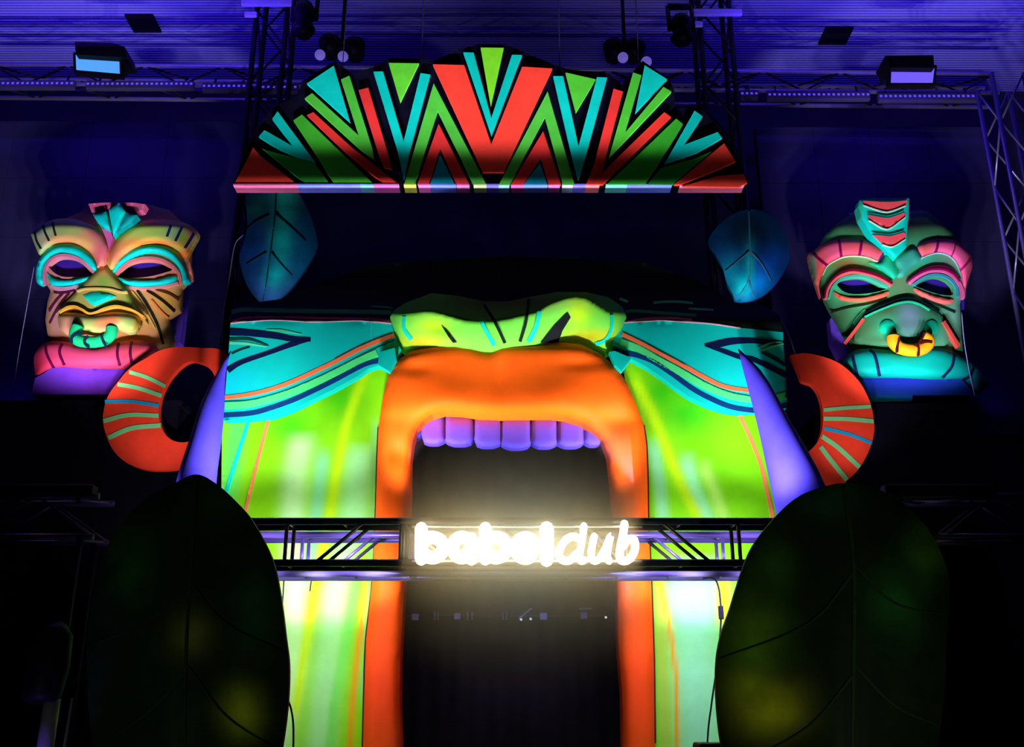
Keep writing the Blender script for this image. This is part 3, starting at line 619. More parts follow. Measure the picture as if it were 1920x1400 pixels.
ms('lower_lid', M1([(335, 1070), (400, 1112), (500, 1150), (620, 1157), (760, 1132), (895, 1112), (830, 1180), (700, 1210), (550, 1228), (430, 1228), (370, 1190)]), .07, pm(CY), ml, H=.04, r=5)
ms('lower_lid', M2([(150, 1127), (240, 1142), (380, 1157), (520, 1160), (650, 1150), (780, 1115), (880, 1097), (920, 1112), (900, 1160), (780, 1208), (620, 1228), (450, 1238), (300, 1223), (220, 1190)]), .07, pm(CY), ml, H=.04, r=5)
stripe('lid_fold', M1([(380, 1225), (450, 1260), (600, 1262), (740, 1232), (810, 1205)]), 6, mb, pm((215, 140, 190)), ml, lift=.07, thick=.03, step=4)
stripe('lid_fold', M2([(250, 1245), (420, 1262), (620, 1255), (800, 1228), (940, 1190)]), 5, mb, pm((225, 140, 150)), ml, lift=.07, thick=.03, step=4)
# forehead
ms('forehead_panel', M1([(880, 155), (1040, 140), (1215, 135), (1140, 238), (930, 280)]), .05, pm((225, 95, 155)), ml, H=0, smooth=0, base=lambda u, v: 8.95 - (430 - v) / 100. * .03, thick=.10)
ms('forehead_panel', M2([(225, 135), (380, 142), (510, 162), (470, 232), (380, 265), (262, 250)]), .05, pm((205, 90, 140)), ml, H=0, smooth=0, base=lambda u, v: 8.95 - (430 - v) / 100. * .03, thick=.10)
ms('forehead_panel', M1([(1055, 480), (1165, 492), (1200, 590), (1150, 745), (1110, 610)]), .06, pm((205, 90, 170)), ml, H=0, smooth=0, base=lambda u, v: 8.95 - (430 - v) / 100. * .03, thick=.10)
for p, c in ((M2([(160, 145), (245, 255), (90, 585), (25, 230)]), CY), (M1([(938, 292), (1112, 255), (1165, 490), (1090, 470), (1000, 400)]), (0, 190, 200)), (M2([(252, 268), (395, 297), (330, 400), (200, 490), (130, 540)]), (0, 150, 160))):
    ms('forehead_gem', p, .0, pm(c), ml, H=.03, r=12, smooth=0, base=lambda u, v: 8.84 - (430 - v) / 100. * .05, thick=.12)
for p, w in ((M1([(1215, 132), (1140, 240), (930, 282)]), 3.5), (M2([(215, 140), (250, 245), (395, 290)]), 3.5), (M1([(1120, 255), (1150, 420)]), 2.5)):
    stripe('paint_stripe', p, w, lambda u, v: 8.90 - (430 - v) / 100. * .03, pm((10, 14, 50)), ml, lift=.0, step=4)
# nose
nb = lambda u, v: mb(u, v) - .05 - .10 * np.clip((v - 500) / 80., 0, 1) * np.exp(-((u - 195) / 62.) ** 2)
nz = ms('nose', [(193, 499), (206, 508), (222, 528), (240, 548), (252, 572), (266, 592), (276, 606), (250, 592), (220, 584), (200, 582), (180, 588), (160, 586), (140, 576), (112, 590), (106, 588), (118, 570), (134, 556), (150, 538), (170, 518)], .02, GRAD, ml, H=.04, r=10, smooth=3, base=nb,
        colfn=cmix((190, 170, 95), [(195, 530, 18, 22, (150, 185, 80)), (245, 565, 16, 16, (145, 175, 70)), (130, 565, 16, 12, (175, 175, 90)), (262, 590, 18, 14, (245, 165, 50)), (195, 505, 14, 9, (245, 150, 100))]))
SN = SURF[nz.name]
ms('nose_patch', M3([(630, 85), (720, 50), (820, 43), (930, 65), (1002, 95), (880, 150), (760, 200), (690, 150)]), .07, pm((0, 220, 205)), nz, H=.02, r=5, smooth=0, base=nb, thick=.03)
stripe('nose_ridge', M3([(365, 272), (450, 216), (540, 206), (620, 240), (700, 285), (780, 270), (880, 226), (1000, 202), (1120, 225), (1220, 265), (1315, 322)]), 4.2, lambda u, v: nb(u, v) - .08, pm((250, 178, 70)), nz, lift=.03, thick=.06, step=4)
stripe('nose_ridge', M3([(560, 30), (660, 5), (800, 0), (940, 10), (1060, 42), (1130, 40)]), 3, lambda u, v: nb(u, v) - .05, pm((215, 180, 110)), nz, lift=.025, thick=.03, step=4)
lob = ms('nostril_lobe', M3([(365, 300), (450, 275), (580, 285), (700, 300), (830, 290), (980, 270), (1120, 280), (1240, 310), (1270, 400), (1230, 480), (1150, 505), (1040, 470), (1000, 500), (880, 530), (760, 520), (640, 500), (560, 520), (450, 520), (375, 460), (355, 370)]), .06, GRAD, ml, H=.12, r=15, base=nb,
         colfn=cmix((215, 175, 120), [(125, 610, 20, 20, (235, 160, 140)), (165, 603, 16, 16, (190, 215, 120)), (170, 622, 10, 12, (190, 220, 125)), (200, 605, 20, 14, (240, 140, 95)), (213, 600, 12, 10, (240, 125, 85)), (240, 608, 17, 19, (160, 195, 100)), (258, 605, 7, 22, (225, 185, 70))]))
pth = cat_rom(M3([(578, 425), (545, 510), (570, 580), (660, 604), (780, 604), (880, 580), (945, 520), (958, 440)]), 6)
nr = tube('nose_ring', [P(u, v, 8.70) for u, v in pth], .056, pm((20, 175, 118)), ml, 14)
for p in (M3([(492, 612), (500, 560), (540, 520), (615, 498)]), M3([(690, 532), (648, 580), (655, 630), (690, 660)]), M3([(838, 530), (858, 600), (892, 658)])):
    stripe('ring_line', p, 4, 8.63, pm((5, 40, 65)), nr, lift=0.0, thick=.03, step=4)
lowl = ms('lower_lip', M3([(120, 690), (210, 612), (330, 596), (480, 610), (600, 640), (760, 650), (900, 640), (1020, 612), (1180, 590), (1350, 604), (1475, 680), (1400, 740), (1230, 830), (1080, 890), (880, 892), (500, 884), (330, 895), (200, 960), (112, 1012), (85, 900), (83, 780)]), .10, GRAD, ml, H=.12, r=20, step=5,
          colfn=cmix((222, 68, 120), [(75, 690, 20, 40, (205, 40, 85)), (260, 660, 40, 20, (225, 75, 100))]))
SL = SURF[lowl.name]
for p in (M3([(212, 640), (225, 740), (305, 905)]), M3([(400, 620), (368, 720), (420, 862)]), M3([(1032, 612), (1018, 740), (1045, 866)]), M3([(1178, 596), (1163, 720), (1178, 838)])):
    stripe('paint_stripe', p, 5, lambda u, v: SL(u, v) - .10, pm((95, 5, 62)), lowl, step=4)
cb = lambda u, v: np.full(u.shape, 8.80) + (u - 180) / 150. * 0.0
ms('chin_block', M3([(285, 890), (1100, 880), (1180, 900), (1080, 1190), (48, 1190), (95, 1012), (200, 955)]), 0, mat('chin_violet', paint((120, 60, 235))), ml, H=0, smooth=0, base=lambda u, v: 8.92 - .05 * (v - 690) / 50., thick=.3, step=8)
# cheek lines
for p, w, c in ((M3([(1240, 20), (1360, 200), (1470, 420), (1535, 625)]), 4.5, (25, 32, 18)), (M3([(1350, 22), (1520, 135), (1662, 262)]), 4, (30, 20, 20)), (M3([(1450, 10), (1600, 60), (1712, 132)]), 3.5, (90, 40, 30)), (M3([(1400, 135), (1500, 250), (1588, 338)]), 4, (255, 130, 60)),
                (M3([(400, 62), (320, 150), (250, 260)]), 3, (90, 20, 60)), (M3([(478, 50), (350, 215), (255, 395)]), 3, (90, 20, 60)), (M3([(300, 45), (400, 52), (540, 20)]), 3, (80, 20, 70)), (M3([(1180, 30), (1300, 190), (1440, 450)]), 3, (220, 180, 80))):
    stripe('cheek_line', p, w, mb, pm(c), head, lift=.065, step=4)
ms('side_panel', [(338, 535), (348, 535), (344, 590), (338, 642), (322, 645), (300, 560)], -.16, mat('foam_violet', paint((110, 70, 230))), ml, H=0, smooth=0, thick=.12)
ms('back_panel', [(105, 470), (340, 470), (340, 560), (105, 560)], -.065, mat('eye_back', paint((64, 36, 178))), ml, H=0, smooth=0, thick=.02, step=12)
ms('ear_fold', M2([(1050, 880), (1100, 940), (1125, 1050), (1125, 1140), (1088, 1152), (1060, 980)]), .02, pm((230, 140, 130)), ml, H=.03, r=5)

# right mask
mr_ = thing('tribal_mask', 'green tribal mask with pink fan brows, cyan crest and orange nose ring', 'mask', P(1690, 745, 9.0), 'tribal masks')
mbr = mask_depth(1682)
def mq(name, pts, off, m, par=None, **k):
    k.setdefault('base', mbr); return ms(name, pts, off, m, par or mr_, **k)
eL = cat_rom(R1([(485, 1200), (550, 1150), (700, 1127), (820, 1127), (950, 1172), (1080, 1237), (1142, 1265), (1000, 1310), (850, 1333), (700, 1338), (590, 1313), (520, 1260)]), 3, True)
eR = cat_rom(R2([(403, 1230), (480, 1170), (600, 1122), (700, 1122), (800, 1162), (870, 1230), (892, 1290), (880, 1350), (760, 1350), (600, 1310), (480, 1265)]), 3, True)
head2 = sheet('head', [(1530, 470), (1548, 440), (1568, 420), (1600, 398), (1640, 394), (1740, 396), (1770, 420), (1800, 450), (1814, 490), (1812, 530), (1800, 570), (1802, 610), (1804, 640), (1806, 660), (1780, 672), (1680, 680), (1600, 668), (1592, 645), (1574, 612), (1556, 582), (1546, 562), (1536, 520)], mbr, GRAD, mr_, step=4, thick=.05, H=.05, r=14, holes=[eL, eR],
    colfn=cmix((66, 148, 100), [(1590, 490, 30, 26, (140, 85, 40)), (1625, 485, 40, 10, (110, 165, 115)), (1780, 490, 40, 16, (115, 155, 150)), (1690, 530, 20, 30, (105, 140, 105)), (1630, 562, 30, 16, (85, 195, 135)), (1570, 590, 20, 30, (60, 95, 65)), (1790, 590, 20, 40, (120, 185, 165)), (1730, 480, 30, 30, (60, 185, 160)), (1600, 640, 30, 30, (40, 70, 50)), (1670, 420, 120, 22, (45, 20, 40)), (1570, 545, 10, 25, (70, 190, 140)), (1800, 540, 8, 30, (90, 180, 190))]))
PK = (255, 92, 128)
f1 = mq('brow_fan', R1([(110, 822), (170, 780), (300, 680), (480, 620), (650, 606), (830, 617), (960, 660), (1080, 740), (1112, 800), (1030, 920), (900, 867), (760, 842), (600, 847), (480, 892), (370, 962), (300, 1080), (250, 1205), (270, 1390), (200, 1200), (140, 1000)]), .05, GRAD, H=.08, r=14,
        colfn=cmix((255, 92, 118), [(1535, 520, 14, 30, (255, 82, 82)), (1565, 470, 16, 18, (255, 95, 150)), (1524, 500, 7, 50, (70, 160, 130))]))
SF1 = SURF[f1.name]
for p, w, c in ((R1([(168, 798), (260, 885), (368, 966)]), 4.5, (130, 5, 80)), (R1([(512, 622), (530, 740), (546, 852)]), 4.5, (130, 5, 80)), (R1([(812, 625), (800, 730), (780, 838)]), 5, (140, 5, 85)), (R1([(1112, 795), (1030, 922)]), 4.5, (60, 50, 130)), (R1([(300, 1085), (365, 968), (480, 893), (600, 848), (760, 842), (900, 866), (1025, 918)]), 2, (190, 230, 200))):
    stripe('paint_stripe', p, w, lambda u, v: SF1(u, v) - .05, pm(c), f1, step=4)
f2 = mq('brow_fan', R2([(408, 720), (520, 642), (690, 610), (870, 620), (990, 680), (1090, 770), (1130, 850), (1145, 970), (1110, 1090), (1062, 1240), (1045, 1390), (1030, 1280), (1000, 1120), (950, 970), (890, 880), (800, 820), (680, 800), (560, 830), (472, 868)]), .05, GRAD, H=.08, r=14,
        colfn=cmix((255, 96, 170), [(1735, 465, 18, 30, (255, 110, 120)), (1818, 520, 12, 30, (225, 85, 130))]))
SF2 = SURF[f2.name]
for p, w, c in ((R2([(398, 742), (470, 862)]), 4, (40, 40, 80)), (R2([(698, 622), (685, 715), (658, 802)]), 4.5, (130, 20, 100)), (R2([(928, 650), (908, 750), (868, 852)]), 2.5, (160, 30, 110)), (R2([(1112, 888), (1050, 965), (985, 1030)]), 4, (170, 30, 100)), (R2([(475, 866), (560, 832), (680, 802), (800, 822), (890, 882), (950, 972), (1000, 1120)]), 2, (170, 200, 230))):
    stripe('paint_stripe', p, w, lambda u, v: SF2(u, v) - .05, pm(c), f2, step=4)
# brow folds of teal
for p, c in ((R1([(1090, 770), (1180, 830), (1250, 930), (1280, 1060), (1230, 1145), (1140, 1080), (1040, 1000), (900, 925), (1040, 925), (1118, 800)]), (30, 195, 160)), (R2([(130, 890), (270, 760), (390, 720), (470, 868), (330, 1000), (240, 1110), (150, 1110), (165, 1000)]), (60, 175, 165))):
    mq('brow_fold', p, .06, pm(c), H=.06, r=12)
# eye arcs
stripe('eye_arch', R1([(340, 1390), (365, 1270), (430, 1170), (540, 1088), (690, 1045), (850, 1060), (1000, 1105), (1120, 1165), (1205, 1222)]), 6.5, mbr, pm((255, 112, 120)), mr_, lift=.08, thick=.05, step=4, taper=[.9, 1, 1, 1, .9])
stripe('eye_line', R1([(322, 1380), (345, 1270), (415, 1155), (530, 1062), (690, 1015), (880, 1042), (1060, 1100), (1220, 1192)]), 3.6, mbr, pm((115, 0, 45)), mr_, lift=.10, thick=.04, step=4)
stripe('eye_rim', R1([(385, 1390), (420, 1270), (480, 1190), (560, 1130), (700, 1098), (830, 1100), (960, 1142), (1090, 1205), (1160, 1240)]), 4.5, mbr, pm((70, 190, 165)), mr_, lift=.075, thick=.05, step=4)
stripe('eye_arch', R2([(325, 1190), (430, 1105), (560, 1040), (680, 1025), (800, 1042), (890, 1100), (965, 1190), (1010, 1290), (1022, 1390)]), 6.5, mbr, pm((245, 110, 190)), mr_, lift=.08, thick=.05, step=4)
stripe('eye_line', R2([(298, 1168), (410, 1085), (550, 1020), (680, 1002), (800, 1015), (905, 1070), (985, 1165)]), 3.4, mbr, pm((140, 10, 90)), mr_, lift=.10, thick=.04, step=4)
stripe('eye_line', R2([(330, 1130), (470, 1030), (600, 980), (700, 970), (810, 985), (900, 1040)]), 2.2, mbr, pm((140, 10, 90)), mr_, lift=.09, thick=.03, step=4)
stripe('eye_rim', R2([(375, 1215), (480, 1140), (600, 1090), (720, 1088), (820, 1120), (900, 1190), (945, 1280), (950, 1370)]), 5, mbr, pm((60, 165, 200)), mr_, lift=.075, thick=.05, step=4)
mq('lower_lid', R3([(140, 40), (220, 80), (350, 105), (500, 100), (650, 65), (757, 40), (740, 85), (600, 130), (450, 147), (300, 142), (200, 112)]), .07, pm((248, 108, 85)), H=.03, r=4)
mq('lower_lid', R3([(1040, 0), (1120, 28), (1250, 78), (1380, 108), (1485, 132), (1450, 172), (1330, 166), (1200, 122), (1090, 62)]), .07, pm((250, 112, 115)), H=.03, r=4)
bl_ = [P(1792, 557, 8.93)]
# crest
cr = mq('crest', [(1612, 374), (1640, 371), (1704.5, 371.5), (1704, 403), (1701, 431), (1700, 463), (1678, 486), (1657, 465.7), (1637, 444), (1625.7, 427), (1614, 407), (1609, 386)], .0, GRAD, smooth=0, H=.03, r=10, base=lambda u, v: 8.86 - (480 - v) / 100. * .04, thick=.12,
        colfn=cmix((0, 208, 205), [(1612, 395, 6, 30, (40, 180, 150))]))
cb2 = lambda u, v: 8.86 - (480 - v) / 100. * .04 - .032
for pts in ([(1618.6, 376), (1640, 377.5), (1670, 377.5), (1701, 375.5), (1699, 384.5), (1663, 396.5), (1620, 384.5)], R1([(900, 297), (1020, 322), (1150, 337), (1260, 312), (1365, 268), (1385, 300), (1380, 330), (1150, 482), (905, 368)]), R1([(960, 562), (1060, 568), (1180, 578), (1300, 548), (1368, 527), (1385, 560), (1382, 618), (1220, 712), (1100, 688)])):
    sheet('crest_chevron', pts, cb2, pm((250, 82, 98)), cr, step=5, thick=.015, off=.01)
for pts, c in ((R1([(830, 172), (1140, 262), (1390, 178)]), (190, 225, 220)), (R1([(905, 372), (1150, 488), (1385, 332)]), (190, 225, 220)), (R1([(1080, 690), (1220, 716), (1385, 620)]), (190, 225, 220)), (R1([(890, 285), (1020, 308), (1150, 325), (1260, 298), (1368, 255)]), (0, 70, 80)), (R1([(950, 548), (1060, 555), (1180, 565), (1300, 535), (1368, 514)]), (0, 70, 80)), (R1([(850, 100), (1000, 110), (1150, 116), (1300, 108), (1390, 96)]), (10, 40, 60))):
    stripe('paint_stripe', pts, 1.8, cb2, pm(c), cr, lift=.028, step=5)  # dark strips paint shadows above the chevrons, pale ones edge their bottoms
# nose
nb2 = lambda u, v: mbr(u, v) - .04 - .09 * np.clip((v - 545) / 70., 0, 1) * np.exp(-((u - 1703) / 70.) ** 2)
nz2 = mq('nose', R3([(480, 315), (600, 240), (760, 178), (880, 135), (1000, 120), (1120, 158), (1230, 228), (1340, 300), (1420, 420), (1440, 540), (1400, 640), (1250, 660), (1000, 610), (800, 640), (560, 640), (380, 600), (400, 460)]), .04, GRAD, H=.045, r=30, base=nb2, step=5,
         colfn=cmix((66, 148, 106), [(1705, 590, 22, 40, (120, 150, 180)), (1660, 580, 20, 14, (85, 120, 85)), (1720, 565, 40, 8, (50, 195, 165)), (1620, 620, 20, 24, (75, 130, 85)), (1770, 630, 14, 30, (95, 170, 145)), (1640, 640, 60, 10, (60, 110, 75)), (1665, 612, 15, 14, (10, 225, 178)), (1747, 614, 13, 14, (10, 225, 180))]))
stripe('nose_ridge', R3([(485, 300), (600, 232), (760, 170), (880, 127), (1000, 112), (1120, 150), (1230, 220), (1335, 285)]), 3.4, nb2, pm((0, 45, 60)), nz2, lift=.05, thick=.03, step=4)
stripe('nose_ridge', R3([(490, 322), (620, 262), (760, 205), (880, 165), (1000, 152), (1110, 182), (1220, 245)]), 3, nb2, pm((45, 215, 170)), nz2, lift=.075, thick=.03, step=4)
for cx, cy, rx, ry in ((1664, 612, 14, 12.5), (1747, 613, 12, 13)):
    sheet('nostril', [(cx + rx * math.cos(t * math.pi / 10), cy + ry * math.sin(t * math.pi / 10)) for t in range(20)], nb2, pm((10, 222, 176)), nz2, step=4, thick=.03, off=.10, H=.02, r=8)
pth = cat_rom(R3([(805, 540), (815, 610), (880, 670), (980, 695), (1090, 695), (1175, 655), (1200, 590), (1140, 545)]), 6)
nr2 = tube('nose_ring', [P(u, v, 8.71) for u, v in pth], .060, pm((246, 158, 22)), mr_, 14)
for p in (R3([(880, 565), (862, 640), (858, 715)]), R3([(1050, 630), (1095, 660), (1098, 755)]), R3([(1165, 500), (1140, 560), (1090, 625)]), R3([(1130, 612), (1190, 600), (1250, 606)])):
    stripe('ring_line', p, 3.6, 8.64, pm((75, 12, 5)), nr2, lift=0, thick=.03, step=4)
for p, tp in ((R3([(478, 342), (400, 450), (282, 602)]), None), (R3([(1378, 372), (1460, 505), (1552, 655)]), None)):
    stripe('cheek_line', p, 6, nb2, pm((238, 85, 80)), mr_, lift=.095, thick=.06, step=4)
for p, w, c in ((R3([(110, 270), (300, 215), (520, 175), (740, 110)]), 3, (25, 40, 20)), (R3([(1150, 110), (1300, 180), (1510, 270)]), 3, (10, 50, 50)), (R3([(500, 250), (430, 320), (370, 400)]), 7, (65, 205, 145)), (R3([(1260, 210), (1340, 280), (1370, 350)]), 5, (110, 215, 180))):
    stripe('cheek_line', p, w, mbr, pm(c), head2, lift=.065, step=4)
ll2 = mq('lower_lip', R3([(230, 852), (330, 725), (480, 682), (700, 692), (900, 720), (1080, 715), (1250, 655), (1450, 702), (1620, 792), (1740, 872), (1830, 980), (1880, 1080), (1730, 1198), (1660, 1080), (1580, 1032), (1300, 1012), (900, 992), (390, 987), (300, 922)]), .12, GRAD, H=.12, r=20, step=5,
         colfn=cmix((0, 176, 170), [(1830, 715, 30, 25, (0, 140, 185)), (1580, 690, 20, 30, (0, 150, 120))]))
SL2 = SURF[ll2.name]
for p in (R3([(352, 760), (375, 860), (408, 985)]), R3([(545, 690), (605, 760), (658, 988)]), R3([(1500, 735), (1470, 880), (1368, 1005)]), R3([(1722, 868), (1680, 980), (1600, 1030)])):
    stripe('paint_stripe', p, 5.5, lambda u, v: SL2(u, v) - .12, pm((0, 40, 90)), ll2, step=4)
mq('chin_block', R3([(385, 985), (900, 985), (1580, 1025), (1730, 1195), (1030, 1198), (1020, 1272), (560, 1280), (480, 1100)]), 0, GRAD, H=0, smooth=0, base=lambda u, v: 8.92 - .05 * (v - 700) / 50., thick=.3, step=8,
   colfn=cmix((40, 60, 215), [(1660, 750, 60, 8, (0, 120, 150)), (1800, 720, 30, 20, (40, 80, 230))]))
mq('back_panel', [(1555, 500), (1808, 500), (1808, 580), (1555, 580)], -.065, mat('eye_back', paint((64, 36, 178))), H=0, smooth=0, thick=.02, step=12)
mq('side_panel', [(1556, 600), (1562, 590), (1590, 640), (1600, 665), (1575, 670), (1560, 640)], -.1, mat('foam_violet', paint((110, 70, 230))), H=0, smooth=0, thick=.12)
mq('head_cap', R1([(640, 275), (750, 262), (820, 300), (860, 480), (700, 420)]), -.20, mat('foam_violet', paint((110, 70, 230))), H=0, smooth=0, thick=.1)
mq('head_cap', R2([(320, 250), (480, 240), (570, 280), (480, 350), (330, 480)]), -.20, mat('foam_violet', paint((110, 70, 230))), H=0, smooth=0, thick=.1)
mesh_pts = cat_rom([(1783, 544), (1789, 538), (1797, 543)], 3)

# ------------------------------------------------------------------ trusses
def truss(name, label, p0, p1, h, d, m, bay=None, group=None, r=.024, rb=.011, feet=None, mb_=None):
    """box truss from p0 to p1 (front top corner line); h along -z (or x for towers), d along +y"""
    p0, p1 = Vector(p0), Vector(p1); ax = (p1 - p0); L = ax.length; ax.normalize()
    t = thing(name, label, 'truss', (p0 + p1) / 2 if feet is None else feet, group)
    sd = Vector((1, 0, 0)) if abs(ax.z) > .9 else Vector((0, 0, -1)); dp = Vector((0, 1, 0))
    cs = [Vector((0, 0, 0)), sd * h, dp * d, sd * h + dp * d]
    for c in cs: tube('chord', [p0 + c, p1 + c], r, m, t, 10)
    bay = bay or h; n = max(1, int(round(L / bay)))
    for i in range(n):
        a, b = p0 + ax * (L * i / n), p0 + ax * (L * (i + 1) / n)
        for k, (c0, c1) in enumerate(((cs[0], cs[1]), (cs[2], cs[3]), (cs[0], cs[2]), (cs[1], cs[3]))):
            if i % 2: c0, c1 = c1, c0
            tube('brace', [a + c0, b + c1], rb, mb_ or m, t, 6)
    return t
def sign_truss(Yf, label, TRUSS):
    d = .24
    xs = lambda u: P(u, 1000, 7.0).x
    zt_, zb = P(960, 977, 7.0).z, P(960, 1055, 7.0).z
    x0, x1 = xs(415), xs(1505)
    t = thing('sign_truss', label, 'truss', (0, Yf, zb), 'sign trusses')
    for y in (Yf, Yf + d):
        for z in (zt_, zb): tube('chord', [(x0, y, z), (x1, y, z)], .026, TRUSS, t, 12)
        for u in (440, 537, 752, 757, 1168, 1174, 1385, 1480):
            tube('upright', [(xs(u), y, zb), (xs(u), y, zt_)], .014, TRUSS, t, 8)
        for ua, ub in ((594, 684), (840, 760), (840, 930), (1010, 930), (1010, 1100), (1160, 1100), (1330, 1240)):
            tube('brace', [(xs(ua), y, zb if ua in (594, 840, 1010, 1330, 1160) else zt_), (xs(ub), y, zt_ if ua in (594, 840, 1010, 1330, 1160) else zb)], .013, TRUSS, t, 8)
    for z in (zt_, zb):
        for u in (440, 537, 640, 752, 850, 960, 1070, 1174, 1280, 1385, 1480):
            tube('cross_bar', [(xs(u), Yf, z), (xs(u), Yf + d, z)], .011, TRUSS, t, 6)
    return t
sign_truss(7.0, 'black box truss in front, carrying the white neon sign', TRUSS)
sign_truss(7.56, 'black box truss behind the sign truss, nearest the face', TRUSS_A)  # paler metal puts the light on this black truss into its colour
for u, lab in ((404, 'black truss leg under the left end of the sign truss'), (1516, 'black truss leg under the right end of the sign truss')):
    x = P(u, 1000, 7.0).x; z = P(960, 977, 7.0).z
    truss('sign_truss_tower', lab, (x - .12, 7.05, STAGE_Z), (x - .12, 7.05, z), .24, .70, TRUSS, .45, 'sign truss legs', feet=(x, 7.4, STAGE_Z))
# wash fixtures on the rear sign truss
for u, lab in ((580, 'outer left wash light on the rear sign truss'), (690, 'inner left wash light on the rear sign truss'), (1195, 'inner right wash light on the rear sign truss'), (1310, 'outer right wash light on the rear sign truss')):
    a = P(u, 1082, 7.90); zz = a.z
    t = thing('wash_light', lab, 'light', (a.x, 7.87, zz - .06), 'truss wash lights')
    bevelbox('housing', (a.x - .14, 7.83, zz - .012), (a.x + .14, 7.885, zz + .03), HOUSE, t)
    for s in (-.12, .12): tube('bracket', [(a.x + s, 7.83, zz), (a.x + s, 7.80, zz + .05)], .008, HOUSE, t, 6)
# upper lighting truss
ul0, ul1 = P(-160, 119, 9.6), P(1866, 138, 9.6); 
truss('lighting_truss', 'long horizontal lighting truss under the ceiling behind the headdress', ul0, ul1, .26, .28, TRUSS_A, .45, r=.026, mb_=HOUSE)
# light bars hanging on it
LEDM = emit('led_lens', (.22, .13, 1.0), .35)
def led_bar(u0, u1, v, Y, label, n):
    a, b = P(u0, v, Y), P(u1, v, Y); b.z = a.z
    t = thing('led_bar', label, 'light', (a + b) / 2, 'led bars on the upper truss')
    bevelbox('housing', (a.x, Y - .04, a.z - .055), (b.x, Y + .025, a.z + .055), mat('bar_grey', (.05, .05, .07), rough=.4), t)
    vs = []; fs = []
    for i in range(n):
        x = a.x + (b.x - a.x) * (i + .5) / n; k = len(vs); r = min(.016, (b.x - a.x) / n * .36)
        for j in range(8):
            an = j * math.pi / 4; vs.append((x + r * math.cos(an), Y - .044, a.z + .006 + r * math.sin(an)))
        fs.append(tuple(range(k + 7, k - 1, -1)))
    tag(mesh_obj('lens_row', vs, fs, LEDM, t), kind='stuff')
    for x in (a.x + .12, b.x - .12): tube('clamp', [(x, Y + .02, a.z + .05), (x, Y + .05, a.z + .17)], .012, HOUSE, t, 6)
for u0, u1, v, lab in ((-60, 142, 161, 'led bar at the far left of the upper truss'), (163, 365, 162, 'led bar under the left floodlight'), (380, 473, 166, 'short led bar left of the left tower'), (490, 560, 168, 'short led bar behind the left tower'),
                       (1386, 1421, 180, 'short led bar beside the right tower'), (1437, 1630, 182, 'led bar between the right tower and right floodlight'), (1645, 1835, 185, 'led bar under the right floodlight')):
    led_bar(u0, u1, v, 9.545, lab, max(4, int((u1 - u0) / 9)))
# towers
for u, lab in ((480, 'dark vertical truss tower behind the left end of the headdress'), (1312, 'dark vertical truss tower behind the right end of the headdress')):
    a = P(u, 40, 9.15)
    t = truss('truss_tower', lab, (a.x, 9.15, STAGE_Z), (a.x, 9.15, 9.55), .34, .34, HOUSE, .48, 'truss towers', r=.030, rb=.013, feet=(a.x + .17, 9.3, STAGE_Z))
    b = P(u, 10 if u < 900 else 28, 9.1)
    bevelbox('head_plate', (a.x - .16, 9.05, b.z - .03), (a.x + .46, 9.10, b.z + .05), mat('plate_grey', (.5, .5, .55), rough=.5), t)
    bevelbox('head_block', (a.x - .12, 9.08, b.z - .16), (a.x + .02, 9.12, b.z - .09), mat('plate_grey', (.5, .5, .55), rough=.5), t)
# side truss at right edge
a, b = P(1866, 175, 8.9), P(1925, 460, 8.9)
truss('side_truss', 'vertical truss at the right edge beside the right screen', (a.x, 8.9, STAGE_Z), (a.x, 8.9, a.z + .25), .34, .34, TRUSS_A, .6, r=.024, feet=(a.x + .17, 9.05, STAGE_Z))
# floodlights on the upper truss
def flood(pts, hood, glass, lab):
    c = P(*glass[0], 9.05); t = thing('floodlight', lab, 'light', c, 'floodlights')
    g = [P(u, v, 9.05) for u, v in glass]
    sheet('glass', glass, 9.0, pts, t, step=20, thick=.015, flat=True)
    fr = [(glass[0][0] - 5, glass[0][1] - 5), (glass[1][0] + 5, glass[1][1] - 5), (glass[2][0] + 5, glass[2][1] + 5), (glass[3][0] - 5, glass[3][1] + 5)]
    sheet('frame', fr, 9.0, HOUSE, t, step=20, thick=.08, off=-.01, flat=True)
    sheet('hood', hood, 8.92, HOUSE, t, step=20, thick=.30, flat=True)
    m = ((glass[2][0] + glass[3][0]) / 2, glass[2][1] + 6)
    tube('yoke', [P(m[0] + 12, glass[0][1] - 6, 9.1), P(m[0] + 12, glass[0][1] + 2, 9.35), P(m[0] + 12, 119 + 19 * m[0] / 1900, 9.58)], .02, HOUSE, t, 8)
flood(emit('flood_glass_cyan', (.085, .36, .86), 1.0), [(140, 78), (212, 80), (234, 88), (238, 108), (142, 102)], [(142, 103), (223, 110), (224, 137), (143, 130)], 'floodlight with glowing light blue glass on the left of the upper truss')
flood(emit('flood_glass_violet', (.16, .10, .86), 1.0), [(1660, 104), (1750, 103), (1752, 127), (1672, 126)], [(1672, 127), (1752, 127), (1749, 154), (1671, 154)], 'floodlight with glowing violet glass on the right of the upper truss')
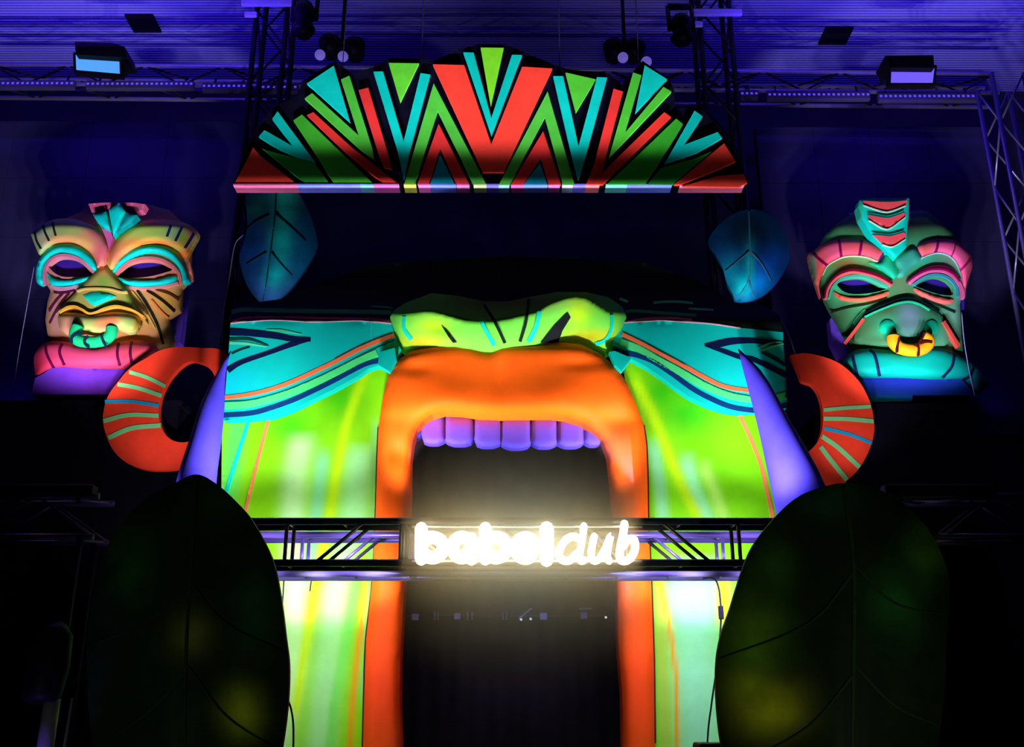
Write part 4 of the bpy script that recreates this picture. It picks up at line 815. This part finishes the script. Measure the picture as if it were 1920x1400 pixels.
# twin ball lamps and moving heads
def ball_lamp(balls, hoods, Y, lab):
    t = thing('twin_lamp', lab, 'light', P(*balls[0], Y), 'twin ball lamps')
    for u, v in balls:
        c = P(u, v, Y); vs = []; fs = []; r = .058; nl, nm = 10, 16
        for i in range(nl + 1):
            th = math.pi * i / nl
            for j in range(nm): vs.append(c + Vector((r * math.sin(th) * math.cos(2 * math.pi * j / nm), r * math.sin(th) * math.sin(2 * math.pi * j / nm), r * math.cos(th))))
        for i in range(nl):
            for j in range(nm): fs.append((i * nm + j, (i + 1) * nm + j, (i + 1) * nm + (j + 1) % nm, i * nm + (j + 1) % nm))
        mesh_obj('globe', vs, fs, emit('globe_glass', (.30, .22, .9), .35), t, True)  # weak emission stands in for light reflected off the globes
    for k, (u, v) in enumerate(hoods):
        c = P(u, v, Y + .1); v1, f1 = tube_data([c + Vector((0, -.10, .02)), c + Vector((0, -.02, .03)), c + Vector((0, .16, 0))], [.06, .125, .09], 16)
        o = mesh_obj('hood', v1, f1, HOUSE, t, True)
    h0, h1 = P(*hoods[0], Y + .1), P(*hoods[1], Y + .1)
    tube('yoke', [h0, h1], .05, HOUSE, t, 10)
    for (u, v), h in zip(balls, (h0, h1)): tube('stem', [P(u, v, Y), h], .015, HOUSE, t, 6)
    tube('hanger', [(h0 + h1) / 2, Vector(((h0.x + h1.x) / 2, Y + .1, CEIL_Z))], .02, HOUSE, t, 8)
ball_lamp([(600, 103), (643, 106)], [(618, 85), (664, 90)], 9.0, 'twin lamp with two pale globes left above the headdress')
ball_lamp([(1168, 108), (1212, 116)], [(1152, 93), (1190, 93)], 9.0, 'twin lamp with pale globe right above the headdress')
def moving_head(pts, Y, lab):
    t = thing('moving_head', lab, 'light', P(*pts[1], Y), 'moving heads on the towers')
    a, b = P(*pts[0], Y), P(*pts[1], Y)
    v, f = tube_data([a, a + (b - a) * .2, a + (b - a) * .45, a + (b - a) * .52, a + (b - a) * .8, b], [.08, .12, .11, .07, .13, .09], 16); mesh_obj('body', v, f, HOUSE, t, True)
    m = (a + b) / 2
    for s in (-.13, .13): tube('yoke_arm', [m + Vector((s, 0, .0)), a + Vector((s, .03, .16))], .025, HOUSE, t, 8)
    tube('yoke_base', [a + Vector((-.13, .03, .16)), a + Vector((.13, .03, .16))], .035, HOUSE, t, 8)
moving_head([(572, 8), (568, 66)], 8.93, 'black moving head light on the left tower')
moving_head([(1276, 32), (1280, 80)], 8.93, 'black moving head light on the right tower')
# ceiling vents
for quad, lab in (([(232, 28), (293, 29), (302, 60), (247, 60)], 'dark square ceiling vent above the left floodlight'), ([(1543, 52), (1605, 52), (1590, 83), (1530, 83)], 'dark square ceiling vent left of the right floodlight')):
    pts = []
    for u, v in quad:
        d = P(u, v, 1.0) - CAM; s = (CEIL_Z - .02 - CAM.z) / d.z; pts.append(CAM + d * s)
    x0, x1 = min(p.x for p in pts), max(p.x for p in pts); y0, y1 = min(p.y for p in pts), max(p.y for p in pts)
    t = thing('ceiling_vent', lab, 'vent', ((x0 + x1) / 2, (y0 + y1) / 2, CEIL_Z), 'ceiling vents')
    c = (sum((p.x for p in pts)) / 4, sum((p.y for p in pts)) / 4); w, h = (x1 - x0) * .42, (y1 - y0) / 2
    box('grille_box', (c[0] - w, c[1] - h, CEIL_Z - .03), (c[0] + w, c[1] + h, CEIL_Z - .003), BLACK, t)
    for k in range(5):
        y = c[1] - h + 2 * h * (k + .5) / 5; box('slat', (c[0] - w * .94, y - .02, CEIL_Z - .045), (c[0] + w * .94, y + .01, CEIL_Z - .03), HOUSE, t)

# ------------------------------------------------------------------ screens, risers, curtain
SCR = mat('screen_face', (.030, .030, .060), rough=.55, noise=.25, scale=1.5)
for quad, lab in (([(-120, 226), (447, 228), (428, 760), (-220, 760)], 'dark video screen behind the golden mask'), ([(1412, 236), (1850, 240), (1925, 765), (1470, 765)], 'dark video screen behind the green mask')):
    ps = [P(u, v, 10.2) for u, v in quad]; x0 = (ps[0].x + ps[3].x) / 2; x1 = (ps[1].x + ps[2].x) / 2; z1 = (ps[0].z + ps[1].z) / 2; z0 = ps[2].z - .3
    t = thing('video_screen', lab, 'screen', ((x0 + x1) / 2, 10.2, z0), 'video screens')
    nx = 4; nz_ = 5
    for i in range(nx):
        for j in range(nz_):
            dx = (x1 - x0) / nx; dz = (z1 - z0) / nz_
            box('screen_panel', (x0 + i * dx + .002, 10.2, z0 + j * dz + .002), (x0 + (i + 1) * dx - .002, 10.26, z0 + (j + 1) * dz - .002), SCR, t)
    box('back_frame', (x0, 10.27, z0), (x1, 10.32, z1), HOUSE, t)
    for x in (x0 + .1, x1 - .1): tube('support', [(x, 10.3, STAGE_Z), (x, 10.3, z0 + .1)], .04, HOUSE, t, 8)
for u0, u1, v, lab in ((-80, 330, 742, 'black riser under the golden mask'), (1560, 1838, 748, 'black riser under the green mask')):
    a, b = P(u0, v, 8.70), P(u1, v, 8.70)
    t = thing('riser', lab, 'riser', ((a.x + b.x) / 2, 9.2, STAGE_Z), 'mask risers')
    box('riser_cloth', (a.x, 8.83, STAGE_Z), (b.x, 9.9, a.z - .06), BLACK, t)
    box('riser_top', (a.x - .03, 8.80, a.z - .06), (b.x + .03, 9.95, a.z - .01), HOUSE, t)
for u0, u1, v, lab in ((-160, 186, 930, 'faint horizontal truss in front of the left riser'), (1648, 2080, 930, 'faint horizontal truss in front of the right riser')):
    a, b = P(u0, v, 7.18), P(u1, v, 7.18)
    rt = truss('riser_truss', lab, (a.x, 7.18, a.z), (b.x, 7.18, a.z), .30, .28, TRUSS, .42, 'riser trusses')
    for x in (a.x + .1, b.x - .1):
        for y in (7.18, 7.46): tube('leg', [(x, y, STAGE_Z), (x, y, a.z - .3)], .026, HOUSE, rt, 10)
# mask light bars on the riser trusses
for u0, u1, lab in ((-20, 184, 'black light bar at the foot of the golden mask'), (1650, 1860, 'black light bar at the foot of the green mask')):
    a, b = P(u0, 904, 7.12), P(u1, 904, 7.12)
    t = thing('light_bar', lab, 'light', ((a + b) / 2), 'light bars')
    bevelbox('housing', (a.x, 7.04, a.z - .10), (b.x, 7.15, a.z - .03), HOUSE, t)
    for x in (a.x + .15, b.x - .15): tube('bracket', [(x, 7.14, a.z - .09), (x, 7.18, a.z - .14)], .015, HOUSE, t, 6)
# doorway backdrop
def curtain(x0, x1, z0, z1, Y):
    n = 160; v = []; f = []
    for i in range(n + 1):
        x = x0 + (x1 - x0) * i / n; y = Y + .010 * math.sin(i * .9) + .012 * math.sin(i * .37)
        v += [(x, y, z0), (x, y, z1)]
    for i in range(n): f.append((2 * i, 2 * i + 2, 2 * i + 3, 2 * i + 1))
    o = mesh_obj('backdrop_curtain', v, f, mat('curtain_cloth', (.020, .018, .016), rough=.9, noise=.2, spec=.15), None, True)
    s = o.modifiers.new('thickness', 'SOLIDIFY'); s.thickness = .01
    return o
tag(curtain(P(560, 1000, 9.9).x, P(1360, 1000, 9.9).x, STAGE_Z, P(960, 600, 9.9).z, 9.9), 'black curtain hanging behind the mouth doorway', 'curtain')
BX = P(960, 1152, 9.6)
t = thing('fixture_rail', 'thin rail of small fixtures seen deep inside the doorway', 'rail', (0, 9.6, BX.z))
tube('rail', [P(700, 1154, 9.6), P(1230, 1154, 9.6)], .010, TRUSS, t, 6)
PLT = mat('plate_pale', (.42, .40, .42), rough=.6)
for u, v, w, h in ((778, 1156, 13, 12), (857, 1155, 12, 12), (1019, 1155, 13, 13), (1095, 1154, 13, 12)):
    a, b = P(u - w / 2, v + h / 2, 9.55), P(u + w / 2, v - h / 2, 9.55); bevelbox('small_fixture', (a.x, 9.55, a.z), (b.x, 9.61, b.z), PLT, t, .006)
for u in (815, 821, 877, 885, 943, 950): tube('short_bar', [P(u, 1162, 9.58), P(u, 1147, 9.58)], .006, PLT, t, 6)
tube('short_bar', [P(972, 1160, 9.58), P(997, 1140, 9.58)], .008, PLT, t, 6); tube('short_bar', [P(1086, 1141, 9.58), P(1109, 1140, 9.58)], .012, PLT, t, 6)
for u, v in ((977, 1161), (995, 1160), (1136, 1157)): tube('small_lamp', [P(u, v, 9.56), P(u, v, 9.60)], .012, emit('tiny_lamp', (1, .95, .8), .9), t, 8)
for x in (P(705, 1154, 9.6).x, P(1225, 1154, 9.6).x): tube('rail_post', [(x, 9.6, STAGE_Z), (x, 9.6, BX.z + .02)], .02, TRUSS, t, 8)

# ------------------------------------------------------------------ neon sign
NEON = emit('neon_white', (1.0, .87, .58), 9.0)
SY = 6.93
sg = thing('neon_sign', 'glowing white neon lettering babelclub across the sign truss', 'sign', P(990, 1056, SY))
sg.location.y = SY
NA = zt(760, 960, 7.68); NB = zt(980, 960, 7.68)
def arc(cx, cy, rx, ry, a0, a1, n=22, slant=0):
    return [(cx + rx * math.cos(math.radians(a0 + (a1 - a0) * i / n)) - slant * ry * math.sin(math.radians(a0 + (a1 - a0) * i / n)), cy + ry * math.sin(math.radians(a0 + (a1 - a0) * i / n))) for i in range(n + 1)]
def letter(strokes, r):
    vs = []; fs = []
    for s in strokes:
        s = [P(u, v, SY) for u, v in s]
        d0 = (s[0] - s[1]).normalized(); d1 = (s[-1] - s[-2]).normalized()
        pts = [s[0] + d0 * r, s[0] + d0 * r * .7] + s + [s[-1] + d1 * r * .7, s[-1] + d1 * r]
        v, f = tube_data(pts, [r * .15, r * .7] + [r] * len(s) + [r * .7, r * .15], 10); k = len(vs); vs += v; fs += [tuple(i + k for i in q) for q in f]
    return mesh_obj('neon_letter', vs, fs, NEON, sg, True)
rb = .046
def fat_b(x, w): return [[(x, 991), (x, 1047)], arc(x + w * .5, 1026, w * .5, 19, 130, 490)]
letter(fat_b(790, 41), rb)
letter([arc(866, 1026, 17, 19, 0, 360), [(884, 1010), (884, 1047)]], rb)
letter(fat_b(910, 40), rb)
letter([[(968, 1027), (1001, 1027)], arc(985, 1027, 17, 19, 0, -310)], rb)
letter([[(1025, 991), (1025, 1048)]], rb * 1.1)
rs = .022
letter([cat_rom(NB([(790, 370), (720, 350), (620, 400), (540, 520), (520, 620), (580, 690), (680, 690), (770, 600)]), 5)], rs * 1.25)
letter([cat_rom(NB([(880, 200), (870, 300), (840, 480), (820, 620), (840, 700), (890, 690)]), 5)], rs * 1.15)
letter([cat_rom(NB([(1030, 350), (1000, 480), (985, 620), (1030, 700), (1110, 660), (1200, 500), (1265, 340), (1230, 500), (1215, 630), (1240, 700)]), 5)], rs * 1.15)
letter([cat_rom(NB([(1465, 170), (1450, 300), (1420, 450), (1395, 600), (1420, 690), (1510, 690), (1590, 600), (1620, 480), (1590, 390), (1510, 400), (1440, 500)]), 5)], rs * 1.3)
for v in (987, 1052): tube('sign_rail', [P(772, v, 6.965), P(1204, v, 6.965)], .008, mat('clear_rail', (.6, .6, .58), rough=.3), sg, 6)
for u in (830, 960, 1090, 1190): tube('clip', [P(u, 987, 6.96), P(u, 987, 7.0)], .008, HOUSE, sg, 6)

# ------------------------------------------------------------------ cables
CAB = mat('cable_rubber', (.012, .012, .014), rough=.5)
PALE = mat('cable_pale', (.25, .25, .3), rough=.5)
def cable(name, pts, Y, r, lab, m=CAB):
    return tag(tube(name, [P(u, v, Y) for u, v in cat_rom(pts, 6)], r, m, None, 6), lab, 'cable', 'cables')
c = thing('power_cable', 'sign power cable with black adapter beside the right foreground leaf', 'cable', P(1330, 1400, 7.70), 'cables')
tube('wire', [P(u, v, 7.70) for u, v in cat_rom([(1318, 1084), (1338, 1084), (1347, 1100), (1351, 1130), (1352, 1155), (1350, 1190), (1344, 1250), (1334, 1320), (1326, 1400), (1322, 1600)], 6)], .007, CAB, c, 6)
a = P(1352, 1148, 7.68); bevelbox('adapter', (a.x - .018, 7.665, a.z - .05), (a.x + .018, 7.70, a.z + .05), CAB, c, .006)
cable('power_cable', [(533, 1078), (531, 1110), (529, 1150), (531, 1200)], 7.80, .006, 'thin cable hanging from the left end of the sign truss')
cable('power_cable', [(585, 1074), (583, 1092), (581, 1108)], 7.80, .005, 'short cable end dangling below the rear truss')
cable('power_cable', [(540, 1312), (546, 1330), (550, 1360), (550, 1410)], 7.2, .007, 'black cable along the edge of the left foreground leaf')
cable('hanging_wire', [(64, 500), (58, 533), (46, 600), (34, 670), (23, 742)], 9.02, .0035, 'pale wire slanting down left of the golden mask', PALE)
cable('hanging_wire', [(456, 440), (440, 460), (430, 520), (420, 580), (416, 640)], 8.97, .005, 'pale wire hanging left of the face band', PALE)
cable('hanging_wire', [(1464, 600), (1478, 625), (1494, 672)], 8.63, .005, 'pale wire holding the right ear ring', PALE)
cable('hanging_wire', [(1803, 585), (1808, 640), (1818, 700), (1828, 742)], 8.72, .005, 'thin wire down the right side of the green mask', PALE)

# ------------------------------------------------------------------ floor equipment at the edges
a = P(98, 1310, 6.4)
t = thing('stage_lamp', 'dark hooded stage lamp lit violet on one side at the lower left', 'light', (a.x, 6.4, STAGE_Z))
v, f = tube_data([(a.x, 6.4, STAGE_Z), (a.x, 6.4, STAGE_Z + .03), (a.x, 6.4, STAGE_Z + .06)], [.11, .11, .05], 20); mesh_obj('base_plate', v, f, HOUSE, t, True)
v, f = tube_data([(a.x, 6.4, STAGE_Z + .05), (a.x, 6.4, a.z - .3), (a.x, 6.4, a.z)], [.045, .05, .05], 20); mesh_obj('column', v, f, mat('column_grey', (.3, .28, .36), rough=.4), t, True)
v, f = tube_data([(a.x - .06, 6.36, a.z - .02), (a.x - .06, 6.37, a.z + .03), (a.x - .05, 6.38, a.z + .2), (a.x - .03, 6.4, a.z + .4), (a.x, 6.42, a.z + .45)], [.09, .12, .13, .10, .03], 20); mesh_obj('hood', v, f, HOUSE, t, True)
b = P(136, 1308, 6.4)
tag(tube('thin_pole', [(b.x, 6.4, b.z), (b.x - .02, 6.4, (b.z + STAGE_Z) / 2), (b.x - .03, 6.4, STAGE_Z)], .010, PALE, None, 8), 'thin pale pole right of the stage lamp at the lower left', 'pole')
spot('stage_lamp_fill', (a.x - .05, 6.0, a.z - .9), (a.x, 6.4, a.z - .05), 14, 40, .8, color=(.25, .12, 1), radius=.02)  # unseen violet spot added to light the column's side
a, b = P(1312, 1393, 7.3), P(1362, 1393, 7.3)
t = thing('monitor_speaker', 'black monitor speaker standing at the foot of the right cheek', 'speaker', ((a.x + b.x) / 2, 7.35, STAGE_Z))
bevelbox('cabinet', (a.x, 7.3, STAGE_Z), (b.x + .1, 7.6, a.z), HOUSE, t); box('grille', (a.x + .02, 7.29, STAGE_Z + .1), (b.x + .08, 7.3, a.z - .03), BLACK, t)

# ------------------------------------------------------------------ haze volume added to imitate the sign's bloom
def haze():
    m = bpy.data.materials.new('sign_bloom_haze'); m.use_nodes = True; nt = m.node_tree; nt.nodes.clear()
    o = nt.nodes.new('ShaderNodeOutputMaterial'); v = nt.nodes.new('ShaderNodeVolumeScatter')
    v.inputs['Color'].default_value = (1, .78, .42, 1); v.inputs['Anisotropy'].default_value = 0.0
    c = P(985, 1020, 7.0)
    tc = nt.nodes.new('ShaderNodeTexCoord'); mp = nt.nodes.new('ShaderNodeMapping'); mp.vector_type = 'TEXTURE'
    mp.inputs['Location'].default_value = c; mp.inputs['Scale'].default_value = (1.45, 1.1, 1.15)
    gr = nt.nodes.new('ShaderNodeTexGradient'); gr.gradient_type = 'QUADRATIC_SPHERE'
    ml_ = nt.nodes.new('ShaderNodeMath'); ml_.operation = 'MULTIPLY'; ml_.inputs[1].default_value = 4.2
    nt.links.new(tc.outputs['Object'], mp.inputs[0]); nt.links.new(mp.outputs[0], gr.inputs[0]); nt.links.new(gr.outputs['Fac'], ml_.inputs[0]); nt.links.new(ml_.outputs[0], v.inputs['Density'])
    nt.links.new(v.outputs[0], o.inputs['Volume'])
    a, b = P(752, 1000, 6.8), P(1200, 1000, 6.8)
    h = box('sign_bloom_haze', (a.x, 6.5, 1.6), (b.x, 7.5, 3.75), m)
    tag(h, 'haze volume added for the bloom around the white neon sign', 'haze', kind='stuff')
haze()
